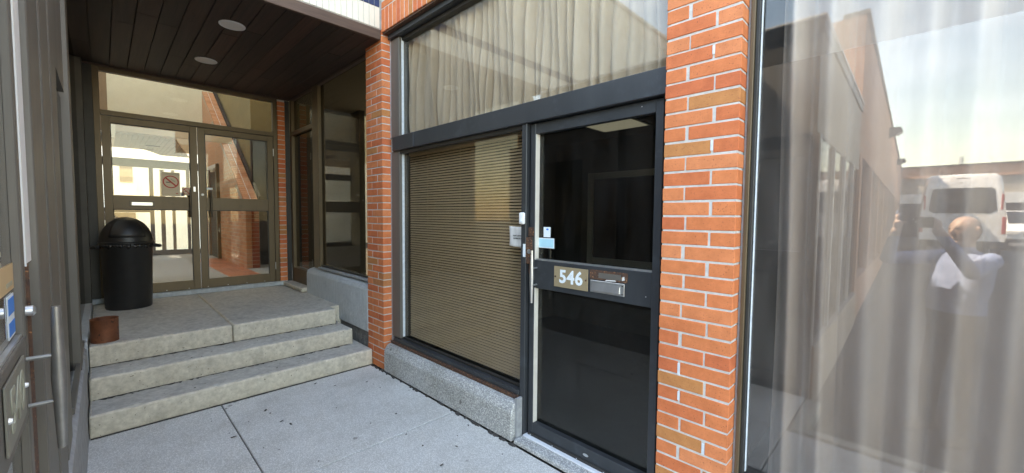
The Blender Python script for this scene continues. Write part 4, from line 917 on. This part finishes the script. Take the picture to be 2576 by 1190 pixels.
so_ = thing('ribbed_soffit', 'beige ribbed soffit boards seen through the left leaf', 'soffit', (-11.8, 0.9, 3.0))
def lerp(a, b2, t_): return a + (b2 - a) * t_
def sof(ym):
    xn = -10.0 if ym < 1.0 else lerp(-9.94, -13.0, min(1, (ym - 1.0) / 0.56))
    xf_ = -12.0 if ym < 0.55 else (lerp(-11.76, -13.0, (ym - 0.55) / 0.48) if ym < 1.03 else -13.0)
    return xn, min(xf_, xn - 0.001)
y = 0.20
while y < 1.55:
    (a0, b0), (a1, b1) = sof(y), sof(min(1.555, y + 0.066))
    if a0 - b0 > 0.05: obj('board', prism(((a0, y), (a1, y + 0.066), (b1, y + 0.066), (b0, y)), 'z', 3.0, 3.03), 'soffit_beige', so_)
    y += 0.075
obj('upper_face', bxm(-9.95, -10.0, 0.20, 1.9, 3.031, 3.30), 'soffit_beige', so_)
for yy, xx in ((0.66, -11.2), (0.60, -11.9)): obj('vent', bxm(xx, xx - 0.09, yy, yy + 0.22, 2.985, 2.9995, 0.003), 'brown_panel', so_)
# outside beyond the atrium
wb = thing('white_building', 'bright white building beyond the far atrium entrance', 'building', (-24, 1, 0))
obj('wall', bxm(-24, -30, -9, 14, -0.12, 6.2), 'white_paint_and_sunlit', wb)
obj('window', bxm(-23.95, -24.0, 0.55, 0.95, 2.9, 3.6, 0.004), 'brown_panel', wb); obj('sign_band', bxm(-23.94, -24.0, -0.3, 1.0, 1.30, 1.62, 0.004), 'dark_brown', wb)
obj('shop_door', bxm(-23.96, -24.0, -0.1, 1.0, -0.1, 1.2, 0.004), 'smoke_grey', wb)

# ================================================================== CAR PARK SIDE (seen in the reflections)
tb = thing('brick_block', 'long tan brick building reflected along the car park', 'building', (-3, -18, 0))
obj('wall', bxm(-0.62, -8.0, -34.0, -4.0, 2.62, 4.72), 'brick_far', tb)
obj('base', bxm(-0.60, -8.0, -34.0, -4.0, -0.12, 0.62), 'brick_far', tb)
obj('back_wall', bxm(-1.0, -8.0, -34.0, -4.0, 0.42, 2.62), 'room_wall', tb)
obj('coping', bxm(-0.58, -0.9, -34.0, -4.0, 4.721, 4.80, 0.005), 'frame_taupe', tb)
yy = -4.0; k = 0
while yy > -33:
    obj('pilaster', bxm(-0.60, -0.95, yy - 0.28, yy, 0.621, 2.619), 'brick_far', tb)
    wn = obj('window', bxm(-0.74, -0.80, yy - 2.4, yy - 0.281, 0.621, 2.619), 'frame_dark', tb)
    obj('pane', bxm(-0.722, -0.728, yy - 2.36, yy - 0.32, 0.70, 2.56), 'glass_side', wn)
    yy -= 2.40; k += 1
for k, (ly, lz) in enumerate(((-13.0, 4.25), (-22.5, 4.3))):
    r = thing('wall_lamp', ('wall pack lamp on the brick block, nearer one', 'wall pack lamp on the brick block, farther one')[k], 'lamp', (-0.6, ly, lz), 'wall lamps on the brick block')
    obj('housing', prism(((-0.62, lz + 0.16), (-0.36, lz + 0.16), (-0.30, lz + 0.02), (-0.62, lz - 0.14)), 'y', ly - 0.18, ly + 0.18, 0.01), 'frame_dark', r)
    obj('lens', prism(((-0.36, lz + 0.0), (-0.305, lz + 0.012), (-0.40, lz - 0.06), (-0.46, lz - 0.07)), 'y', ly - 0.15, ly + 0.15), 'light_disc', r)
fb = thing('garage_building', 'low brick garage building across the car park', 'building', (5, -34, 0))
obj('wall', bxm(-14, 26, -40, -32.4, -0.12, 4.2), 'garage_beige', fb)
obj('brick_band', bxm(-14, 26, -40, -32.3, 4.201, 4.85), 'brick_far', fb); obj('coping', bxm(-14, 26, -40, -32.2, 4.851, 4.95), 'frame_taupe', fb)
xx = -12
while xx < 24:
    g = obj('garage_door', bxm(xx, xx + 3.6, -32.37, -32.3, -0.12, 2.6), 'dark_brown', fb)
    obj('lintel_band', bxm(xx - 0.1, xx + 3.7, -32.38, -32.25, 2.601, 3.2), 'white_paint_and_sunlit', fb)
    xx += 4.6
obj('roof_vent', tube((2.0, -33, 4.95), (2.0, -33, 5.45), 0.12), 'aluminium', fb)

# ---- white van, rear towards the window
VX, VY, VW, VH = 1.12, -15.2, 1.90, 2.78
v = thing('white_van', 'white high-roof van, rear doors facing the window', 'van', (VX, VY - 2.7, 0.31))
z0 = 0.31
def van_section(yy, wb_, wt, h, zb):
    pts = []
    prof = [(wb_ * 0.97, zb), (wb_, zb + 0.25), (wb_, 1.15), (wb_ * 0.985, 1.5), (lerp(wb_, wt, 0.75), h - 0.35), (wt, h - 0.12), (wt * 0.86, h - 0.02), (0, h)]
    for w_, zz in prof: pts.append((VX + w_ / 2, yy, zz + z0))
    for w_, zz in prof[-2::-1]: pts.append((VX - w_ / 2, yy, zz + z0))
    return pts
bm = bmesh.new(); secs = []
for dy, wb_, wt, h, zb in ((0.0, 1.86, 1.55, VH - 0.14, 0.48), (-0.06, 1.90, 1.60, VH - 0.03, 0.42), (-0.3, VW, 1.64, VH, 0.38), (-3.6, VW, 1.64, VH, 0.38), (-4.3, VW, 1.60, VH - 0.15, 0.38), (-5.0, VW - 0.06, 1.40, 1.75, 0.40), (-5.7, VW - 0.2, 1.5, 1.15, 0.45)):
    secs.append([bm.verts.new(p) for p in van_section(VY + dy, wb_, wt, h, zb)])
for a_, b_ in zip(secs, secs[1:]):
    n_ = len(a_)
    for i in range(n_): bm.faces.new((a_[i], a_[(i + 1) % n_], b_[(i + 1) % n_], b_[i]))
bm.faces.new(secs[0]); bm.faces.new(secs[-1][::-1])
smooth(obj('body', bm, 'car_white', v), 35)
wn = bmesh.new()
rw = prism(((VX - 0.74, 1.60 + z0), (VX - 0.62, 1.50 + z0), (VX + 0.62, 1.50 + z0), (VX + 0.74, 1.60 + z0), (VX + 0.68, 2.24 + z0), (VX + 0.60, 2.31 + z0), (VX - 0.60, 2.31 + z0), (VX - 0.68, 2.24 + z0)), 'y', VY - 0.02, VY + 0.008, 0.006)
obj('rear_window', rw, 'phone_black', v)
obj('rear_bumper', bxm(VX - 0.92, VX + 0.92, VY - 0.05, VY + 0.12, 0.40 + z0, 0.62 + z0, 0.03), 'frame_dark', v)
obj('door_seam', bxm(VX - 0.006, VX + 0.006, VY - 0.01, VY + 0.0035, 0.64 + z0, 1.48 + z0), 'frame_dark', v)
obj('number_plate', bxm(VX - 0.26, VX + 0.26, VY - 0.01, VY + 0.010, 0.72 + z0, 0.84 + z0), 'trim_white', v)
obj('high_brake_light', bxm(VX - 0.16, VX + 0.16, VY - 0.05, VY + 0.0, 2.60 + z0, 2.635 + z0, 0.006), 'lamp_red', v)
obj('door_handle', bxm(VX + 0.08, VX + 0.36, VY - 0.01, VY + 0.02, 1.10 + z0, 1.135 + z0, 0.005), 'frame_dark', v)
for sx in (-1, 1):
    t_ = obj('tail_light', bxm(VX + sx * 0.84, VX + sx * 0.945, VY - 0.16, VY + 0.008, 0.85 + z0, 1.40 + z0, 0.02), 'lamp_red', v)
    obj('upper_tail_light', bxm(VX + sx * 0.80, VX + sx * 0.875, VY - 0.10, VY + 0.006, 1.6 + z0, 2.1 + z0, 0.02), 'lamp_red', v)
    obj('mirror', bxm(VX + sx * 0.96, VX + sx * 1.16, VY - 4.75, VY - 4.6, 1.2 + z0, 1.65 + z0, 0.03), 'frame_dark', v)
    for dy in (-0.95, -4.7):
        t_ = smooth(obj('wheel', lathe([(0, -0.11), (0.28, -0.11), (0.34, -0.08), (0.34, 0.08), (0.28, 0.11), (0, 0.11)], (VX + sx * 0.83, VY + dy, 0.34 + z0), 28, 'x'), 'rubber', v))
        obj('rim', lathe([(0, -0.115), (0.2, -0.115), (0.2, 0.115), (0, 0.115)], (VX + sx * 0.83, VY + dy, 0.34 + z0), 20, 'x'), 'aluminium', t_)
# ---- white suv parked right of the van, front towards the window
SX, SY = 3.55, -21.0
v = thing('white_suv', 'white car parked behind and right of the van', 'car', (SX, SY, 0.38))
z0 = 0.37
bm = prism(((SY, 0.35), (SY + 0.06, 0.85), (SY - 0.95, 1.05), (SY - 1.75, 1.62), (SY - 3.7, 1.66), (SY - 4.35, 1.1), (SY - 4.45, 0.4)), 'x', SX - 0.9, SX + 0.9, 0.05)
bmesh.ops.translate(bm, verts=bm.verts, vec=(0, 0, z0)); smooth(obj('body', bm, 'car_white', v), 40)
ws = obj('windscreen', prism(((SY - 1.00, 1.10 + z0), (SY - 1.70, 1.585 + z0), (SY - 1.72, 1.60 + z0), (SY - 1.0, 1.13 + z0)), 'x', SX - 0.72, SX + 0.72), 'phone_black', v)
obj('grille', bxm(SX - 0.45, SX + 0.45, SY + 0.0, SY + 0.07, 0.58 + z0, 0.76 + z0, 0.01), 'frame_dark', v); obj('bumper', bxm(SX - 0.88, SX + 0.88, SY - 0.05, SY + 0.08, 0.34 + z0, 0.50 + z0, 0.03), 'frame_dark', v)
for sx in (-1, 1):
    obj('headlight', bxm(SX + sx * 0.52, SX + sx * 0.88, SY - 0.05, SY + 0.068, 0.66 + z0, 0.82 + z0, 0.02), 'light_disc', v)
    obj('mirror', bxm(SX + sx * 0.91, SX + sx * 1.08, SY - 1.4, SY - 1.28, 1.02 + z0, 1.16 + z0, 0.02), 'car_white', v)
    for dy in (-0.85, -3.6):
        t_ = smooth(obj('wheel', lathe([(0, -0.1), (0.27, -0.1), (0.33, -0.07), (0.33, 0.07), (0.27, 0.1), (0, 0.1)], (SX + sx * 0.82, SY + dy, 0.33 + z0), 24, 'x'), 'rubber', v))
        obj('rim', lathe([(0, -0.105), (0.2, -0.105), (0.2, 0.105), (0, 0.105)], (SX + sx * 0.82, SY + dy, 0.33 + z0), 18, 'x'), 'aluminium', t_)

# ---- the photographer, seen in the window
def build_person():
    bm = bmesh.new()
    def sph(p, r, s=(1, 1, 1), rz=0):
        mt = Matrix.Translation(p) @ Matrix.Rotation(rz, 4, 'Z') @ Matrix.Diagonal((r * s[0], r * s[1], r * s[2], 1))
        bmesh.ops.create_uvsphere(bm, u_segments=20, v_segments=12, radius=1, matrix=mt)
    def limb(pts):
        for (p, r), (q, s) in zip(pts, pts[1:]):
            tube(p, q, r, s, 16, bm); sph(q, s)
        sph(pts[0][0], pts[0][1])
    f = Vector((-0.707, 0.707, 0)); r_ = Vector((0.707, 0.707, 0)); ang = R(45)
    hip = Vector((0.275, -0.375, 0.84)); che = Vector((0.295, -0.375, 1.17)); nk = Vector((0.295, -0.355, 1.37)); hd = Vector((0.290, -0.335, 1.525))
    # legs and shoes
    for sd, ft in ((-1, Vector((0.150, -0.47, -0.12))), (1, Vector((0.365, -0.27, -0.12)))):
        h = hip + r_ * 0.09 * sd - Vector((0, 0, 0.04)); k = (h + ft) / 2 + f * 0.03 + Vector((0, 0, 0.02)); an = ft + Vector((0, 0, 0.10))
        limb([(h, 0.092), (k, 0.066), (an, 0.052)])
        limb([(ft + Vector((0, 0, 0.045)) - f * 0.04, 0.045), (ft + Vector((0, 0, 0.04)) + f * 0.10, 0.044), (ft + Vector((0, 0, 0.03)) + f * 0.16, 0.032)])
    # torso
    secs = []
    for zz, hw, hd_, fo in ((0.72, 0.10, 0.08, 0.0), (0.76, 0.165, 0.115, 0.0), (0.84, 0.178, 0.128, 0.005), (0.92, 0.172, 0.132, 0.02), (1.00, 0.170, 0.138, 0.028), (1.10, 0.178, 0.132, 0.018), (1.20, 0.190, 0.122, 0.006), (1.27, 0.192, 0.108, -0.004), (1.32, 0.165, 0.088, -0.008), (1.36, 0.095, 0.066, -0.004), (1.385, 0.05, 0.045, 0.0)):
        t_ = (zz - 0.72) / 0.66; c_ = hip.lerp(che, min(1, max(0, (zz - 0.84) / 0.33))); ring = []
        for q in range(28):
            a_ = 2 * math.pi * q / 28; ca, sa = math.cos(a_), math.sin(a_); wr = 1 + 0.016 * math.sin(5 * a_ + zz * 21) + 0.012 * math.sin(3 * a_ - zz * 37)
            ca, sa = math.copysign(abs(ca) ** 0.85, ca), math.copysign(abs(sa) ** 0.85, sa)
            p_ = Vector((c_.x, c_.y, zz)) + r_ * hw * ca * wr + f * (hd_ * sa * wr + fo); ring.append(bm.verts.new(p_))
        secs.append(ring)
    for A_, B_ in zip(secs, secs[1:]):
        for q in range(28): bm.faces.new((A_[q], A_[(q + 1) % 28], B_[(q + 1) % 28], B_[q]))
    bm.faces.new(secs[0][::-1]); bm.faces.new(secs[-1])
    limb([(nk - Vector((0, 0, 0.07)), 0.062), (nk + Vector((0, 0, 0.07)), 0.055)])
    # head
    sph(hd, 0.105, (0.76, 0.93, 1.03), ang); sph(hd - Vector((0, 0, 0.055)) + f * 0.025, 0.068, (0.85, 0.9, 0.85), ang)
    sph(hd + f * 0.098 - Vector((0, 0, 0.012)), 0.017, (0.8, 1.1, 1.5), ang); sph(hd + f * 0.086 + Vector((0, 0, 0.022)), 0.03, (1.5, 0.5, 0.4), ang)
    sph(hd + f * 0.082 - Vector((0, 0, 0.062)), 0.02, (1.2, 0.6, 0.45), ang); sph(hd + f * 0.075 - Vector((0, 0, 0.092)), 0.025, (1, 0.8, 0.7), ang)
    for sd in (-1, 1): sph(hd + r_ * 0.084 * sd - f * 0.01, 0.024, (0.4, 0.8, 1.3), ang)
    # arms
    shl, shr = che + Vector((0, 0, 0.135)) - r_ * 0.175, che + Vector((0, 0, 0.135)) + r_ * 0.175
    ell, elr = Vector((-0.135, -0.33, 1.285)), Vector((0.315, 0.03, 1.235))
    hl, hr = Vector((-0.085, -0.115, 1.520)), Vector((0.135, 0.060, 1.525))
    limb([(shl, 0.062), (ell, 0.047), (hl, 0.031)]); limb([(shr, 0.062), (elr, 0.047), (hr, 0.031)])
    # palms and fingers around the phone
    for hp, sd in ((hl, -1), (hr, 1)):
        pc = hp + Vector((0, 0, 0.045)) - r_ * 0.01 * sd
        sph(pc, 0.04, (0.6, 0.85, 1.0), ang)
        for q in range(4):
            b0 = pc + Vector((0, 0, 0.03 - 0.012 * q)) + f * 0.012 * (1 if q else 0.2)
            if q == 0 and sd == -1:
                limb([(b0, 0.010), (b0 + Vector((0, 0, 0.045)) - r_ * 0.012, 0.009), (b0 + Vector((0, 0, 0.078)) - r_ * 0.006, 0.0075)])
            elif q == 1 and sd == -1:
                limb([(b0, 0.010), (b0 + Vector((0, 0, 0.05)) + r_ * 0.014, 0.009), (b0 + Vector((0, 0, 0.068)) + r_ * 0.034, 0.0075)])
            else:
                limb([(b0, 0.010), (b0 + f * 0.022 + Vector((0, 0, 0.018)) - r_ * 0.010 * sd, 0.009), (b0 + f * 0.010 + Vector((0, 0, 0.022)) - r_ * 0.040 * sd, 0.0075)])
        limb([(pc - f * 0.022, 0.012), (pc - f * 0.03 + Vector((0, 0, 0.018)) - r_ * 0.022 * sd, 0.010), (pc - f * 0.022 + Vector((0, 0, 0.022)) - r_ * 0.045 * sd, 0.008)])
    me = mesh('person', bm); o = bpy.data.objects.new('person', me); COL.objects.link(o)
    rm = o.modifiers.new('r', 'REMESH'); rm.mode = 'VOXEL'; rm.voxel_size = 0.0065
    sm = o.modifiers.new('s', 'SMOOTH'); sm.factor = 0.5; sm.iterations = 4
    dg = bpy.context.evaluated_depsgraph_get(); me2 = bpy.data.meshes.new_from_object(o.evaluated_get(dg)); bpy.data.objects.remove(o)
    me2.materials.clear()
    for mn in ('shirt', 'trousers', 'skin', 'shoe', 'hair_and_face_shade'): me2.materials.append(M[mn])
    for p in me2.polygons:
        c = p.center; p.use_smooth = True; i = 0
        if c.z < -0.035: i = 3
        elif c.z < 0.90: i = 1
        elif (c - hl).length < 0.13 and c.z > 1.475 and c.x < 0.0: i = 2
        elif (c - hr).length < 0.13 and c.z > 1.485: i = 2
        elif c.z > 1.378 and (Vector((c.x, c.y)) - Vector((hd.x, hd.y))).length < 0.125:
            i = 2
            q = c - hd; a_, b_, h_ = q.dot(f), q.dot(r_), q.z
            if -0.06 < h_ < 0.045 and a_ < -0.02: i = 4
            if a_ > 0.05 and 0.012 < abs(b_) < 0.048 and (0.026 < h_ < 0.036 or 0.004 < h_ < 0.016): i = 4  # brows, plus eye socket shade painted in the same tone
            if a_ > 0.05 and abs(b_) < 0.027 and -0.072 < h_ < -0.062: i = 4  # mouth shading painted as a dark line
            if h_ < -0.125: i = 0
        p.material_index = i
    o = bpy.data.objects.new('person', me2); COL.objects.link(o); o.name = 'person'
    o['label'] = 'bald man in light blue shirt holding up a phone, reflected in the window'; o['category'] = 'person'
build_person()
ph = thing('phone', 'dark phone held up by the man in the window reflection', 'phone', (0.03, 0.02, 1.6))
pbm = bxm(-0.018, 0.140, -0.020, -0.011, -0.062, 0.016, 0.003)   # local: x along the phone, y forward, z up
PR = Matrix.Translation((0, 0, H)) @ Matrix.Rotation(yaw, 4, 'Z')
bmesh.ops.transform(pbm, matrix=PR, verts=pbm.verts); obj('case', pbm, 'phone_black', ph)
for k, xx in enumerate((0.0, 0.02)):
    lb = lathe([(0, -0.0108), (0.006, -0.0108), (0.006, -0.0095), (0, -0.0095)], (xx, 0, -0.02 * k), 16, 'y'); bmesh.ops.transform(lb, matrix=PR, verts=lb.verts); obj('lens', lb, 'aluminium', ph)
